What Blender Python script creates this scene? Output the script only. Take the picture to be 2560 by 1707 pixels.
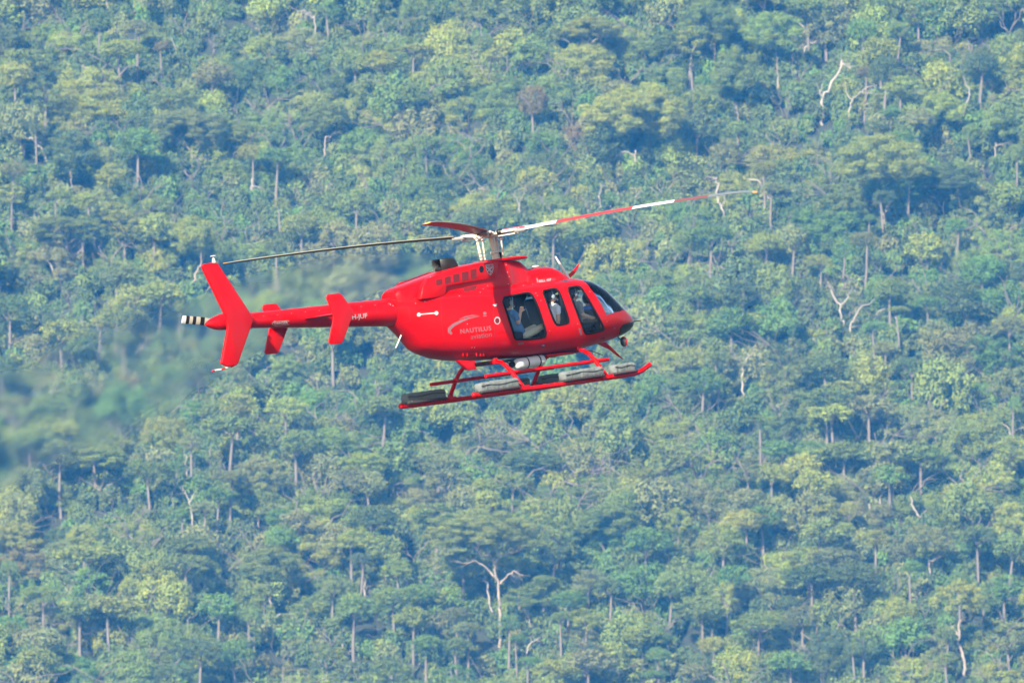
import bpy, bmesh, math, random
import numpy as np
from mathutils import Vector, Matrix, noise
from mathutils.bvhtree import BVHTree
from mathutils.geometry import delaunay_2d_cdt

for o in list(bpy.data.objects):
    bpy.data.objects.remove(o)
scene = bpy.context.scene
col = scene.collection
R_ = math.radians

# ------------------------------------------------------------------ camera, sky, sun, exposure
DIST, FRAME_W = 250.0, 19.77            # metres to the helicopter, frame width there
CAM = Vector((0, 0, 2.0))
PITCH = R_(3.0)
cam_d = bpy.data.cameras.new('camera')
cam_d.sensor_width = 36.0
cam_d.lens = 36.0 * DIST / FRAME_W
cam_d.clip_end = 12000
cam_d.clip_start = 1.0
cam_d.dof.use_dof = True
cam_d.dof.focus_distance = DIST
cam_d.dof.aperture_fstop = 10.0
cam = bpy.data.objects.new('camera', cam_d)
col.objects.link(cam)
cam.location = CAM
cam.rotation_euler = (R_(90) + PITCH, 0, 0)
scene.camera = cam
C_R = Vector((1, 0, 0))
C_U = Vector((0, -math.sin(PITCH), math.cos(PITCH)))
C_B = Vector((0, -math.cos(PITCH), -math.sin(PITCH)))

SUN_EL, SUN_AZ = R_(30), R_(24)         # azimuth: degrees to the left of straight behind the camera
to_sun = Vector((-math.sin(SUN_AZ) * math.cos(SUN_EL), -math.cos(SUN_AZ) * math.cos(SUN_EL), math.sin(SUN_EL)))
world = bpy.data.worlds.new('World')
scene.world = world
world.use_nodes = True
wn = world.node_tree
wn.nodes.clear()
sky = wn.nodes.new('ShaderNodeTexSky')
sky.sky_type = 'NISHITA'
sky.sun_disc = False
sky.sun_elevation = SUN_EL
sky.sun_rotation = math.atan2(to_sun.x, to_sun.y)
bgn = wn.nodes.new('ShaderNodeBackground')
bgn.inputs['Strength'].default_value = 0.08
wo = wn.nodes.new('ShaderNodeOutputWorld')
wn.links.new(sky.outputs['Color'], bgn.inputs['Color'])
wn.links.new(bgn.outputs['Background'], wo.inputs['Surface'])
sun_d = bpy.data.lights.new('sun', 'SUN')
sun_d.energy = 5.0
sun_d.angle = R_(0.53)
sun_d.color = (1.0, 0.93, 0.82)
sun = bpy.data.objects.new('sun', sun_d)
col.objects.link(sun)
sun.location = (0, 0, 400)
sun.rotation_euler = to_sun.to_track_quat('Z', 'Y').to_euler()
scene.view_settings.view_transform = 'Standard'
scene.view_settings.look = 'None'
scene.view_settings.exposure = 1.55
scene.view_settings.gamma = 1.0
scene.view_settings.use_curve_mapping = False
scene.render.engine = 'CYCLES'
cy = scene.cycles
cy.use_denoising = True
cy.max_bounces = 32
cy.diffuse_bounces = 3
cy.glossy_bounces = 4
cy.transmission_bounces = 24
cy.transparent_max_bounces = 24
cy.volume_bounces = 1

rng = random.Random(7)

# ------------------------------------------------------------------ materials
def mat(name, base, rough=0.5, metal=0.0, coat=0.0, spec=0.5, noise_amt=0.0, noise_scale=20.0, bump=0.0, base2=None):
    m = bpy.data.materials.new(name)
    m.use_nodes = True
    nt = m.node_tree
    p = nt.nodes['Principled BSDF']
    p.inputs['Base Color'].default_value = (*base, 1)
    p.inputs['Roughness'].default_value = rough
    p.inputs['Metallic'].default_value = metal
    p.inputs['Coat Weight'].default_value = coat
    p.inputs['Coat Roughness'].default_value = 0.06
    p.inputs['Specular IOR Level'].default_value = spec
    if noise_amt or bump:
        tc = nt.nodes.new('ShaderNodeTexCoord')
        nz = nt.nodes.new('ShaderNodeTexNoise')
        nz.inputs['Scale'].default_value = noise_scale
        nz.inputs['Detail'].default_value = 5
        nt.links.new(tc.outputs['Object'], nz.inputs['Vector'])
        if noise_amt:
            mx = nt.nodes.new('ShaderNodeMix')
            mx.data_type = 'RGBA'
            b2 = base2 or tuple(c * (1 - noise_amt) for c in base)
            mx.inputs[6].default_value = (*base, 1)
            mx.inputs[7].default_value = (*b2, 1)
            nt.links.new(nz.outputs['Fac'], mx.inputs[0])
            nt.links.new(mx.outputs[2], p.inputs['Base Color'])
        if bump:
            bp = nt.nodes.new('ShaderNodeBump')
            bp.inputs['Strength'].default_value = bump
            bp.inputs['Distance'].default_value = 0.02
            nt.links.new(nz.outputs['Fac'], bp.inputs['Height'])
            nt.links.new(bp.outputs['Normal'], p.inputs['Normal'])
    return m

M = {}
M['red'] = mat('red_paint', (0.48, 0.0002, 0.001), 0.40, coat=0.2, spec=0.15, noise_amt=0.18, noise_scale=2.2, bump=0.04)
M['edge'] = mat('worn_leading_edge', (0.36, 0.34, 0.27), 0.4, metal=0.3, noise_amt=0.3, noise_scale=5)
M['inner'] = mat('cabin_lining', (0.018, 0.02, 0.024), 0.8, noise_amt=0.3, noise_scale=9)
M['black'] = mat('black_rubber', (0.007, 0.007, 0.008), 0.6, spec=0.12, noise_amt=0.3, noise_scale=30)
M['blackpaint'] = mat('black_blade_paint', (0.012, 0.012, 0.011), 0.4, noise_amt=0.4, noise_scale=6)
M['white'] = mat('white_paint', (0.6, 0.6, 0.59), 0.35, noise_amt=0.08, noise_scale=8)
M['bladered'] = mat('red_blade_band', (0.42, 0.028, 0.02), 0.4, noise_amt=0.2, noise_scale=5)
M['bladegrey'] = mat('dull_blade_paint', (0.14, 0.16, 0.16), 0.4, noise_amt=0.3, noise_scale=4)
M['bladebrown'] = mat('faded_blade_band', (0.17, 0.05, 0.045), 0.45, noise_amt=0.2, noise_scale=5)
M['tailgrey'] = mat('grey_tail_blade_band', (0.15, 0.15, 0.13), 0.5, noise_amt=0.2)
M['yellow'] = mat('yellow_blade_tip', (0.48, 0.25, 0.05), 0.4, noise_amt=0.1)
M['cream'] = mat('cream_hub_paint', (0.45, 0.43, 0.35), 0.4, noise_amt=0.25, noise_scale=14)
M['steel'] = mat('bare_steel', (0.5, 0.5, 0.5), 0.35, metal=0.8, noise_amt=0.2)
M['cuff'] = mat('grey_blade_cuff', (0.17, 0.17, 0.165), 0.45, noise_amt=0.2)
M['soot'] = mat('sooty_steel', (0.028, 0.026, 0.02), 0.45, metal=0.5, noise_amt=0.5, noise_scale=8)
M['float'] = mat('grey_float_cover', (0.125, 0.142, 0.138), 0.8, noise_amt=0.25, noise_scale=7, bump=0.5)
M['lace'] = mat('black_lacing', (0.02, 0.02, 0.02), 0.7, noise_amt=0.3)
M['silver'] = mat('silver_lettering', (0.20, 0.17, 0.19), 0.4, metal=0.2, noise_amt=0.6, noise_scale=4.0, base2=(0.20, 0.03, 0.04))
M['lightletter'] = mat('pale_lettering', (0.40, 0.34, 0.36), 0.35, noise_amt=0.1)
M['grille'] = mat('dark_red_grille', (0.16, 0.004, 0.006), 0.6, noise_amt=0.6, noise_scale=16)
M['seam'] = mat('panel_seam', (0.13, 0.001, 0.002), 0.6)
M['mirror'] = mat('mirror_glass', (0.03, 0.03, 0.035), 0.08, spec=0.8)
M['skin'] = mat('skin', (0.64, 0.36, 0.23), 0.55, noise_amt=0.12, noise_scale=12)
M['hair'] = mat('dark_hair', (0.022, 0.014, 0.010), 0.6, noise_amt=0.4, noise_scale=40)
M['blueshirt'] = mat('blue_shirt', (0.06, 0.19, 0.40), 0.8, noise_amt=0.2, noise_scale=15)
M['whiteshirt'] = mat('white_shirt', (0.8, 0.8, 0.82), 0.8, noise_amt=0.1, noise_scale=15)
M['greyshirt'] = mat('grey_shirt', (0.24, 0.25, 0.26), 0.8, noise_amt=0.2, noise_scale=15)
M['royal'] = mat('royal_blue_shirt', (0.05, 0.17, 0.60), 0.8, noise_amt=0.2, noise_scale=15)
M['khaki'] = mat('khaki_trousers', (0.60, 0.55, 0.40), 0.85, noise_amt=0.2, noise_scale=15)
M['darktrouser'] = mat('dark_trousers', (0.02, 0.022, 0.03), 0.85, noise_amt=0.2, noise_scale=15)
M['seatm'] = mat('dark_seat_leather', (0.012, 0.016, 0.028), 0.55, noise_amt=0.25, noise_scale=12)
M['greytrim'] = mat('grey_cabin_trim', (0.25, 0.29, 0.31), 0.6, noise_amt=0.2, noise_scale=12)

def glass_mat(name, tint, gloss):
    m = bpy.data.materials.new(name)
    m.use_nodes = True
    nt = m.node_tree
    nt.nodes.clear()
    out = nt.nodes.new('ShaderNodeOutputMaterial')
    mx = nt.nodes.new('ShaderNodeMixShader')
    tr = nt.nodes.new('ShaderNodeBsdfTransparent')
    gl = nt.nodes.new('ShaderNodeBsdfGlossy')
    fr = nt.nodes.new('ShaderNodeFresnel')
    fr.inputs['IOR'].default_value = gloss
    tr.inputs['Color'].default_value = (*tint, 1)
    gl.inputs['Roughness'].default_value = 0.03
    gl.inputs['Color'].default_value = (0.95, 0.97, 1, 1)
    nt.links.new(fr.outputs[0], mx.inputs[0])
    nt.links.new(tr.outputs[0], mx.inputs[1])
    nt.links.new(gl.outputs[0], mx.inputs[2])
    nt.links.new(mx.outputs[0], out.inputs['Surface'])
    return m
M['glass'] = glass_mat('clear_acrylic', (0.96, 0.98, 1.0), 1.22)
M['darkglass'] = mat('dark_tinted_acrylic', (0.008, 0.012, 0.014), 0.06, spec=0.6)

def leaf_mat(name, instanced):
    m = bpy.data.materials.new(name)
    m.use_nodes = True
    nt = m.node_tree
    nt.nodes.clear()
    out = nt.nodes.new('ShaderNodeOutputMaterial')
    oi = nt.nodes.new('ShaderNodeObjectInfo')
    at = nt.nodes.new('ShaderNodeAttribute')
    at.attribute_name = 'tint'
    mul = nt.nodes.new('ShaderNodeMix')
    mul.data_type = 'RGBA'
    mul.blend_type = 'MULTIPLY'
    mul.inputs[0].default_value = 1.0
    if instanced:
        oi = nt.nodes.new('ShaderNodeAttribute')
        oi.attribute_type = 'INSTANCER'
        oi.attribute_name = 'itint'
    nt.links.new(oi.outputs['Color'], mul.inputs[6])
    nt.links.new(at.outputs['Color'], mul.inputs[7])
    df = nt.nodes.new('ShaderNodeBsdfDiffuse')
    tl = nt.nodes.new('ShaderNodeBsdfTranslucent')
    mx = nt.nodes.new('ShaderNodeMixShader')
    mx.inputs[0].default_value = 0.22
    nt.links.new(mul.outputs[2], df.inputs['Color'])
    nt.links.new(mul.outputs[2], tl.inputs['Color'])
    nt.links.new(df.outputs[0], mx.inputs[1])
    nt.links.new(tl.outputs[0], mx.inputs[2])
    nt.links.new(mx.outputs[0], out.inputs['Surface'])
    return m
M['leaf'] = leaf_mat('gum_leaves', False)
M['leafi'] = leaf_mat('canopy_leaves', True)
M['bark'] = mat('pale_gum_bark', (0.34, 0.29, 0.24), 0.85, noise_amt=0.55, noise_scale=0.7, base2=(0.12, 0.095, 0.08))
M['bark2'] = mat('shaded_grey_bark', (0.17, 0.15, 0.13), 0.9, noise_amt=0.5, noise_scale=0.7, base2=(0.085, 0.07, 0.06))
M['deadwood'] = mat('bleached_dead_wood', (0.35, 0.32, 0.28), 0.85, noise_amt=0.4, noise_scale=1.0, base2=(0.20, 0.17, 0.15))
M['ground'] = mat('leaf_litter_ground', (0.026, 0.03, 0.015), 0.95, noise_amt=0.7, noise_scale=0.25, base2=(0.014, 0.022, 0.008))

# ------------------------------------------------------------------ small helpers
def tag(o, label=None, cat=None, group=None, kind=None):
    if label: o['label'] = label
    if cat: o['category'] = cat
    if group: o['group'] = group
    if kind: o['kind'] = kind
    return o

def mk(name, verts, faces, m, parent=None, smooth=True, sharp=40, mats=None, fmat=None):
    me = bpy.data.meshes.new(name)
    me.from_pydata([tuple(v) for v in verts], [], faces)
    for mm in (mats or [m]):
        me.materials.append(mm)
    if fmat is not None:
        me.polygons.foreach_set('material_index', fmat)
    if smooth:
        me.polygons.foreach_set('use_smooth', [True] * len(me.polygons))
        me.update()
        me.set_sharp_from_angle(angle=R_(sharp))
    me.update()
    o = bpy.data.objects.new(name, me)
    col.objects.link(o)
    if parent: o.parent = parent
    return o

def empty(name, loc=(0, 0, 0), parent=None):
    o = bpy.data.objects.new(name, None)
    o.empty_display_size = 0.2
    col.objects.link(o)
    o.location = loc
    if parent: o.parent = parent
    return o

class MB:
    """collects simple shapes into one mesh"""
    def __init__(s): s.v, s.f = [], []
    def add(s, v, f):
        k = len(s.v)
        s.v += [Vector(p) for p in v]
        s.f += [tuple(i + k for i in q) for q in f]
        return s
    def box(s, c, d, rot=None):
        c = Vector(c); pts = []
        for i in range(8):
            p = Vector(((i & 1) - .5, ((i >> 1) & 1) - .5, ((i >> 2) & 1) - .5))
            p = Vector((p.x * d[0], p.y * d[1], p.z * d[2]))
            if rot: p = rot @ p
            pts.append(c + p)
        return s.add(pts, [(0, 2, 3, 1), (4, 5, 7, 6), (0, 1, 5, 4), (2, 6, 7, 3), (0, 4, 6, 2), (1, 3, 7, 5)])
    def tube(s, pts, rad, n=10, cap=True):
        pts = [Vector(p) for p in pts]
        if not hasattr(rad, '__len__'): rad = [rad] * len(pts)
        rings = []
        t0 = (pts[1] - pts[0]).normalized()
        ref = Vector((0, 0, 1)) if abs(t0.z) < .9 else Vector((1, 0, 0))
        nrm = t0.cross(ref).normalized()
        for i, p in enumerate(pts):
            a = pts[max(i - 1, 0)]; b = pts[min(i + 1, len(pts) - 1)]
            t = (b - a).normalized()
            nrm = (nrm - t * nrm.dot(t)).normalized()
            bi = t.cross(nrm)
            rings.append([p + (nrm * math.cos(2 * math.pi * k / n) + bi * math.sin(2 * math.pi * k / n)) * rad[i] for k in range(n)])
        return s.rings(rings, cap)
    def rings(s, rings, cap=True):
        n = len(rings[0]); v = [p for r in rings for p in r]; f = []
        for i in range(len(rings) - 1):
            for k in range(n):
                a = i * n + k; b = i * n + (k + 1) % n
                f.append((a, b, b + n, a + n))
        if cap:
            f.append(tuple(range(n - 1, -1, -1)))
            f.append(tuple((len(rings) - 1) * n + k for k in range(n)))
        return s.add(v, f)
    def ell(s, c, r, n=14, m=8, rot=None):
        c = Vector(c); v = []; f = []
        for i in range(m + 1):
            th = math.pi * i / m
            for k in range(n):
                ph = 2 * math.pi * k / n
                p = Vector((r[0] * math.sin(th) * math.cos(ph), r[1] * math.sin(th) * math.sin(ph), r[2] * math.cos(th)))
                if rot: p = rot @ p
                v.append(c + p)
        for i in range(m):
            for k in range(n):
                f.append((i * n + k, (i + 1) * n + k, (i + 1) * n + (k + 1) % n, i * n + (k + 1) % n))
        return s.add(v, f)
    def prism(s, poly, y0, y1):
        """polygon in (x, z), extruded in y"""
        n = len(poly)
        a = sum(poly[i][0] * poly[(i + 1) % n][1] - poly[(i + 1) % n][0] * poly[i][1] for i in range(n))
        if a < 0: poly = poly[::-1]
        v = [(p[0], y0, p[1]) for p in poly] + [(p[0], y1, p[1]) for p in poly]
        f = [tuple(range(n)), tuple(range(2 * n - 1, n - 1, -1))]
        for i in range(n):
            j = (i + 1) % n
            f.append((j, i, i + n, j + n))
        return s.add(v, f)
    def build(s, name, m, parent=None, smooth=True, sharp=40, bevel=0.0):
        o = mk(name, s.v, s.f, m, parent, smooth and not bevel, sharp)
        bm = bmesh.new(); bm.from_mesh(o.data)
        bmesh.ops.remove_doubles(bm, verts=bm.verts, dist=1e-5)
        bmesh.ops.recalc_face_normals(bm, faces=bm.faces)
        if bevel:
            es = [e for e in bm.edges if len(e.link_faces) == 2 and e.calc_face_angle(0) > R_(30)]
            bmesh.ops.bevel(bm, geom=es, offset=bevel, segments=2, affect='EDGES', profile=.5)
            for f in bm.faces: f.smooth = True
        bm.to_mesh(o.data); bm.free()
        if bevel: o.data.set_sharp_from_angle(angle=R_(50))
        return o

# photo pixel (2560 x 1707) -> direction in the world (unit depth)
PX = FRAME_W / DIST / 2560.0
def pdir(u, v):
    return C_R * ((u - 1280) * PX) + C_U * ((853.5 - v) * PX) - C_B
def px_of(p):
    d = Vector(p) - CAM
    w = -d.dot(C_B)
    return 1280 + d.dot(C_R) / w / PX, 853.5 - d.dot(C_U) / w / PX
# ------------------------------------------------------------------ the hillside
SLOPE = math.tan(R_(33))
FOOT = 2108.0
def terr(x, y):
    if y <= FOOT - 20: return 0.0
    t = (y - FOOT) * SLOPE
    z = t if t > 12 else max(0.0, (t + 13) ** 2 / 50.0)
    z = min(z, 270 + (z - 270) * 0.08) if z > 270 else z
    w = min(1.0, max(0.0, (y - FOOT) / 60.0))
    z += w * (2.6 * math.sin(x / 23.0 + y / 61.0) + 1.7 * math.sin(x / 11.0 - y / 29.0 + 1.3) + 1.2 * math.sin(y / 13.0 + x / 31.0))
    return z
gx = [-1500, -1000, -600, -350, -220] + list(range(-160, 161, 8)) + [220, 350, 600, 1000, 1500]
gy = [-400, 0, 600, 1200, 1700, 2000, 2060, 2088] + list(range(2096, 2560, 8)) + [2600, 2700, 2900, 3200]
tv = [(x, y, terr(x, y)) for y in gy for x in gx]
tf = []
for j in range(len(gy) - 1):
    for i in range(len(gx) - 1):
        a = j * len(gx) + i
        tf.append((a, a + 1, a + 1 + len(gx), a + len(gx)))
tag(mk('hillside', tv, tf, M['ground'], sharp=180), 'steep brown forest floor of the hillside under the gum trees', None, None, 'structure')

def on_hill(u, v, h):
    """point on the ray of a pixel that is h metres above the ground"""
    d = pdir(u, v)
    lo, hi = 1900.0, 2800.0
    for _ in range(40):
        m = (lo + hi) / 2
        p = CAM + d * m
        if p.z - terr(p.x, p.y) - h > 0: lo = m
        else: hi = m
    return CAM + d * lo

# ------------------------------------------------------------------ helicopter: local frame X forward, Y to its left, Z up, origin at the rotor hub
h_r = Vector((.777, -.628, -.143)).normalized()
h_u = Vector((.105, -.096, .99)); h_u = (h_u - h_r * h_u.dot(h_r)).normalized()
h_b = h_r.cross(h_u)
HW = Matrix.Identity(4)
for i in range(3):
    c = C_R * h_r[i] + C_U * h_u[i] + C_B * h_b[i]
    for j in range(3): HW[j][i] = c[j]
HW.translation = CAM + pdir(1226, 588) * DIST
HI = HW.inverted()
H_EYE = HI @ CAM
def hdir(u, v): return (HI.to_3x3() @ pdir(u, v)).normalized()
def un(u, v, Y):
    d = hdir(u, v)
    return H_EYE + d * ((Y - H_EYE.y) / d.y)
def cam_vec(R, U, B): return h_r * R + h_u * U + h_b * B

heli = empty('helicopter')
heli.matrix_world = HW
tag(heli, 'bright red helicopter with skids flying in front of the forested hillside', 'helicopter')

def interp_st(st, n):
    st = np.array(st, float)
    xs = st[:, 0]
    # denser where stations are close
    k = np.linspace(0, len(xs) - 1, n)
    out = np.stack([np.interp(k, np.arange(len(xs)), st[:, j]) for j in range(st.shape[1])], 1)
    for _ in range(3):
        sm = out.copy()
        sm[1:-1] = (out[:-2] + 2 * out[1:-1] + out[2:]) / 4
        sm[0], sm[-1] = out[0], out[-1]
        out = sm
    return out
def loft(st, n_ring=56, n_len=90):
    """stations (x, z top, z bottom, half width, z of max width, exponent)"""
    rings = []
    for x, zt, zb, w, zc, n in interp_st(st, n_len):
        ring = []
        for k in range(n_ring):
            t = 2 * math.pi * (k + .5) / n_ring
            c, s = math.cos(t), math.sin(t)
            y = w * math.copysign(abs(c) ** (2 / n), c)
            z = zc + (zt - zc if s > 0 else zc - zb) * math.copysign(abs(s) ** (2 / n), s)
            ring.append(Vector((x, y, z)))
        rings.append(ring)
    return MB().rings(rings)

HULL = [(-2.74, -.95, -1.50, .28, -1.22, 2.2), (-2.45, -.90, -1.76, .38, -1.30, 2.4), (-2.2, -.88, -2.05, .47, -1.40, 2.6),
        (-1.75, -.88, -2.22, .59, -1.50, 2.8), (-1.25, -.90, -2.31, .68, -1.60, 3.0), (-.8, -.92, -2.35, .72, -1.65, 3.0), (-.4, -.94, -2.38, .745, -1.70, 3.0), (.3, -.98, -2.42, .76, -1.72, 3.0),
        (.7, -1.0, -2.42, .76, -1.73, 3.0), (1.1, -1.0, -2.42, .755, -1.74, 3.0), (1.5, -1.02, -2.41, .745, -1.75, 3.0), (1.8, -1.05, -2.40, .72, -1.77, 2.8), (2.05, -1.10, -2.37, .675, -1.79, 2.6), (2.3, -1.22, -2.34, .61, -1.83, 2.45),
        (2.55, -1.44, -2.31, .53, -1.90, 2.35), (2.75, -1.65, -2.28, .45, -1.96, 2.25), (2.92, -1.80, -2.23, .36, -2.00, 2.2), (3.05, -1.89, -2.17, .25, -2.03, 2.1), (3.13, -1.97, -2.10, .10, -2.035, 2.0)]
BOOM = [(-2.60, -.955, -1.50, .272, -1.228, 2.0), (-3.5, -.935, -1.415, .240, -1.175, 2.0), (-4.5, -.915, -1.325, .205, -1.12, 2.0), (-5.5, -.895, -1.225, .165, -1.06, 2.0), (-6.1, -.88, -1.17, .145, -1.025, 2.0),
        (-6.45, -.845, -1.145, .150, -.995, 2.0), (-6.75, -.815, -1.14, .160, -.98, 2.0), (-6.95, -.855, -1.115, .13, -.985, 2.0), (-7.1, -.91, -1.06, .075, -.985, 2.0), (-7.19, -.965, -1.005, .02, -.985, 2.0)]
COWL = [(-2.70, -.84, -1.15, .24, -1.05, 3.5), (-2.60, -.775, -1.15, .30, -1.05, 3.6), (-2.0, -.665, -1.15, .37, -1.05, 4.0), (-1.37, -.555, -1.15, .42, -1.05, 4.0), (-.94, -.51, -1.15, .44, -1.05, 4.2),
        (-.35, -.485, -1.15, .44, -1.05, 4.2), (0.0, -.49, -1.15, .43, -1.05, 4.2), (.12, -.50, -1.15, .37, -1.05, 4.0), (.30, -.53, -1.15, .32, -1.05, 3.6), (.50, -.56, -1.15, .29, -1.05, 3.4), (.68, -.72, -1.15, .24, -1.05, 3.2), (.74, -.85, -1.15, .18, -1.05, 3)]
FCOWL = [(.40, -.80, -1.2, .20, -1.1, 3.0), (.55, -.745, -1.2, .34, -1.1, 3.0), (.93, -.735, -1.2, .36, -1.1, 3.0), (1.22, -.75, -1.2, .34, -1.1, 2.9), (1.40, -.82, -1.2, .31, -1.1, 2.8), (1.56, -.94, -1.2, .27, -1.1, 2.6), (1.72, -1.07, -1.2, .20, -1.12, 2.4)]
hull_mb, boom_mb, cowl_mb, fcowl_mb = loft(HULL, 64, 120), loft(BOOM, 32, 60), loft(COWL, 48, 70), loft(FCOWL, 40, 40)
def bvh_of(*mbs):
    v, f = [], []
    for m in mbs:
        k = len(v); v += m.v; f += [tuple(i + k for i in q) for q in m.f]
    return BVHTree.FromPolygons(v, f)
hull_bvh = bvh_of(hull_mb)
def hit(u, v, bvh):
    d = hdir(u, v)
    p, n, i, t = bvh.ray_cast(H_EYE, d)
    return p
def C3(x, y): return (1200 + x * .19134, 620 + y * .19134)         # zoomed crop -> photo pixel
def C2(x, y): return (950 + x * .21685, 620 + y * .21685)
def C1(x, y): return (460 + x * .33167, 440 + y * .33167)
def C4(x, y): return (980 + x * .28486, 840 + y * .28486)
def C5(x, y): return (1020 + x * .15306, 540 + y * .15306)
def C6(x, y): return (1240 + x * .14456, 680 + y * .14456)

def chaikin(p, it=2, w=.25):
    for _ in range(it):
        q = []
        for i in range(len(p)):
            a, b = p[i], p[(i + 1) % len(p)]
            q.append((a[0] * (1 - w) + b[0] * w, a[1] * (1 - w) + b[1] * w))
            q.append((a[0] * w + b[0] * (1 - w), a[1] * w + b[1] * (1 - w)))
        p = q
    return p
def subdiv(p, L):
    q = []
    for i in range(len(p)):
        a, b = p[i], p[(i + 1) % len(p)]
        n = max(1, int(math.dist(a, b) / L))
        q += [(a[0] + (b[0] - a[0]) * k / n, a[1] + (b[1] - a[1]) * k / n) for k in range(n)]
    return q
def inset(p, d):
    n = len(p); out = []
    A = sum(p[i][0] * p[(i + 1) % n][1] - p[(i + 1) % n][0] * p[i][1] for i in range(n))
    s = 1 if A > 0 else -1
    for i in range(n):
        a, b = Vector(p[i - 1]), Vector(p[(i + 1) % n])
        t = (b - a).normalized()
        out.append((p[i][0] - t.y * d * s, p[i][1] + t.x * d * s))
    return out

# windows: outlines of the black surrounds
W_REAR = [C3(*q) for q in [(268, 645), (430, 608), (600, 572), (655, 578), (705, 625), (762, 745), (822, 930), (872, 1085), (870, 1150), (838, 1182), (650, 1200), (490, 1212), (450, 1195), (425, 1120), (350, 880)]]
W_MID = [C3(*q) for q in [(800, 552), (890, 532), (975, 518), (1020, 535), (1055, 590), (1115, 760), (1168, 925), (1168, 985), (1110, 1003), (1010, 1022), (970, 990), (925, 880), (860, 700)]]
W_FRONT = [C3(*q) for q in [(1130, 512), (1210, 495), (1290, 488), (1330, 512), (1400, 620), (1520, 830), (1630, 1030), (1630, 1080), (1590, 1095), (1480, 1122), (1400, 1137), (1360, 1120), (1310, 980), (1215, 740)]]
def xz(poly):
    out = []
    for q in poly:
        p = hit(q[0], q[1], hull_bvh)
        if p: out.append((p.x, p.z))
    return out
surr = {'rear': chaikin(W_REAR, 1), 'mid': chaikin(W_MID, 1), 'front': chaikin(W_FRONT, 1)}
open_xz = {k: xz(inset(v, 2.0)) for k, v in surr.items()}
a_top, a_mid, a_bot = [hit(*C3(*q), hull_bvh) or un(*C3(*q), -.5) for q in [(1375, 440), (1440, 530), (1655, 880)]]
WS = [(a_top.x - .02, a_top.z + .04), (a_mid.x, a_mid.z), (a_bot.x, a_bot.z), (a_bot.x + .14, a_bot.z + .025), (2.93, -1.765), (3.4, -1.70), (3.4, -.7), (a_top.x - .02, -.7)]
ch = [hit(*C3(*q), hull_bvh) or un(*C3(*q), -.25) for q in [(1795, 1178), (1825, 1060), (1868, 1000)]]
CH = [(ch[0].x, ch[0].z - .03), (ch[1].x, ch[1].z), (ch[2].x, ch[2].z), (ch[2].x + .2, ch[2].z + .02), (3.03, -2.02), (3.12, -2.06), (3.3, -2.2), (3.3, -2.6), (ch[0].x, -2.6)]

def eval_mesh(o):
    dg = bpy.context.evaluated_depsgraph_get()
    me = bpy.data.meshes.new_from_object(o.evaluated_get(dg))
    return me
shell = hull_mb.build('shell', M['red'], None)
shell.data.materials.append(M['inner'])
sm = shell.modifiers.new('s', 'SOLIDIFY'); sm.thickness = .022; sm.offset = -1; sm.material_offset = 1; sm.use_even_offset = True
me = eval_mesh(shell); shell.modifiers.clear(); shell.data = me
cutters = {}
for k, poly in list(open_xz.items()) + [('ws', WS), ('chin', CH)]:
    cutters[k] = MB().prism(poly, -1.2, 1.2).build('cut', M['black'], smooth=False)
def boolean(src_mesh, cut, op):
    o = bpy.data.objects.new('tmp', src_mesh); col.objects.link(o)
    m = o.modifiers.new('b', 'BOOLEAN'); m.operation = op; m.object = cut; m.solver = 'EXACT'
    bpy.context.view_layer.update()
    r = eval_mesh(o)
    bpy.data.objects.remove(o)
    return r
body = shell.data
panes = {}
for k, c in cutters.items():
    panes[k] = boolean(shell.data, c, 'INTERSECT')
for k, c in cutters.items():
    body = boolean(body, c, 'DIFFERENCE')
for c in cutters.values(): bpy.data.objects.remove(c)
bpy.data.objects.remove(shell)
fus = bpy.data.objects.new('fuselage', body); col.objects.link(fus); fus.parent = heli
body.polygons.foreach_set('use_smooth', [True] * len(body.polygons)); body.set_sharp_from_angle(angle=R_(35))
def side_piece(me, name, m, keep):
    bm = bmesh.new(); bm.from_mesh(me)
    bmesh.ops.delete(bm, geom=[f for f in bm.faces if not keep(f.calc_center_median())], context='FACES')
    n = bpy.data.meshes.new(name); bm.to_mesh(n); bm.free()
    n.materials.clear(); n.materials.append(m)
    n.polygons.foreach_set('material_index', [0] * len(n.polygons))
    n.polygons.foreach_set('use_smooth', [True] * len(n.polygons)); n.set_sharp_from_angle(angle=R_(35))
    o = bpy.data.objects.new(name, n); col.objects.link(o); o.parent = heli
    return o
winobj = {}
for k in ('rear', 'mid', 'front'):
    winobj[k] = side_piece(panes[k], 'cabin_window', M['glass'], lambda c: c.y < 0)
    side_piece(panes[k], 'cabin_window', M['glass'], lambda c: c.y > 0)
winobj['ws'] = side_piece(panes['ws'], 'windshield', M['glass'], lambda c: True)
side_piece(panes['chin'], 'chin_window', M['darkglass'], lambda c: True)

boom = boom_mb.build('tail_boom', M['red'], heli)
cowl = cowl_mb.build('engine_cowling', M['red'], heli)
fcowl_mb.build('roof_fairing', M['red'], heli)

# side cowl block with the air scoop, on both sides
blk = [C2(*q) for q in [(470, 590), (620, 578), (752, 556), (765, 500), (772, 440), (1000, 400), (1335, 348), (1362, 240), (1372, 152), (1150, 172), (880, 232), (700, 300), (560, 345), (500, 440)]]
bx_ = [un(q[0], q[1], -.50) for q in blk]
bpoly = [(p.x, p.z) for p in bx_]
block_mb = MB().prism(bpoly, -.495, -.36)
block_mb.build('side_cowl', M['red'], heli, bevel=.018)
MB().prism(bpoly, .36, .495).build('side_cowl', M['red'], heli, bevel=.018)
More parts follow.
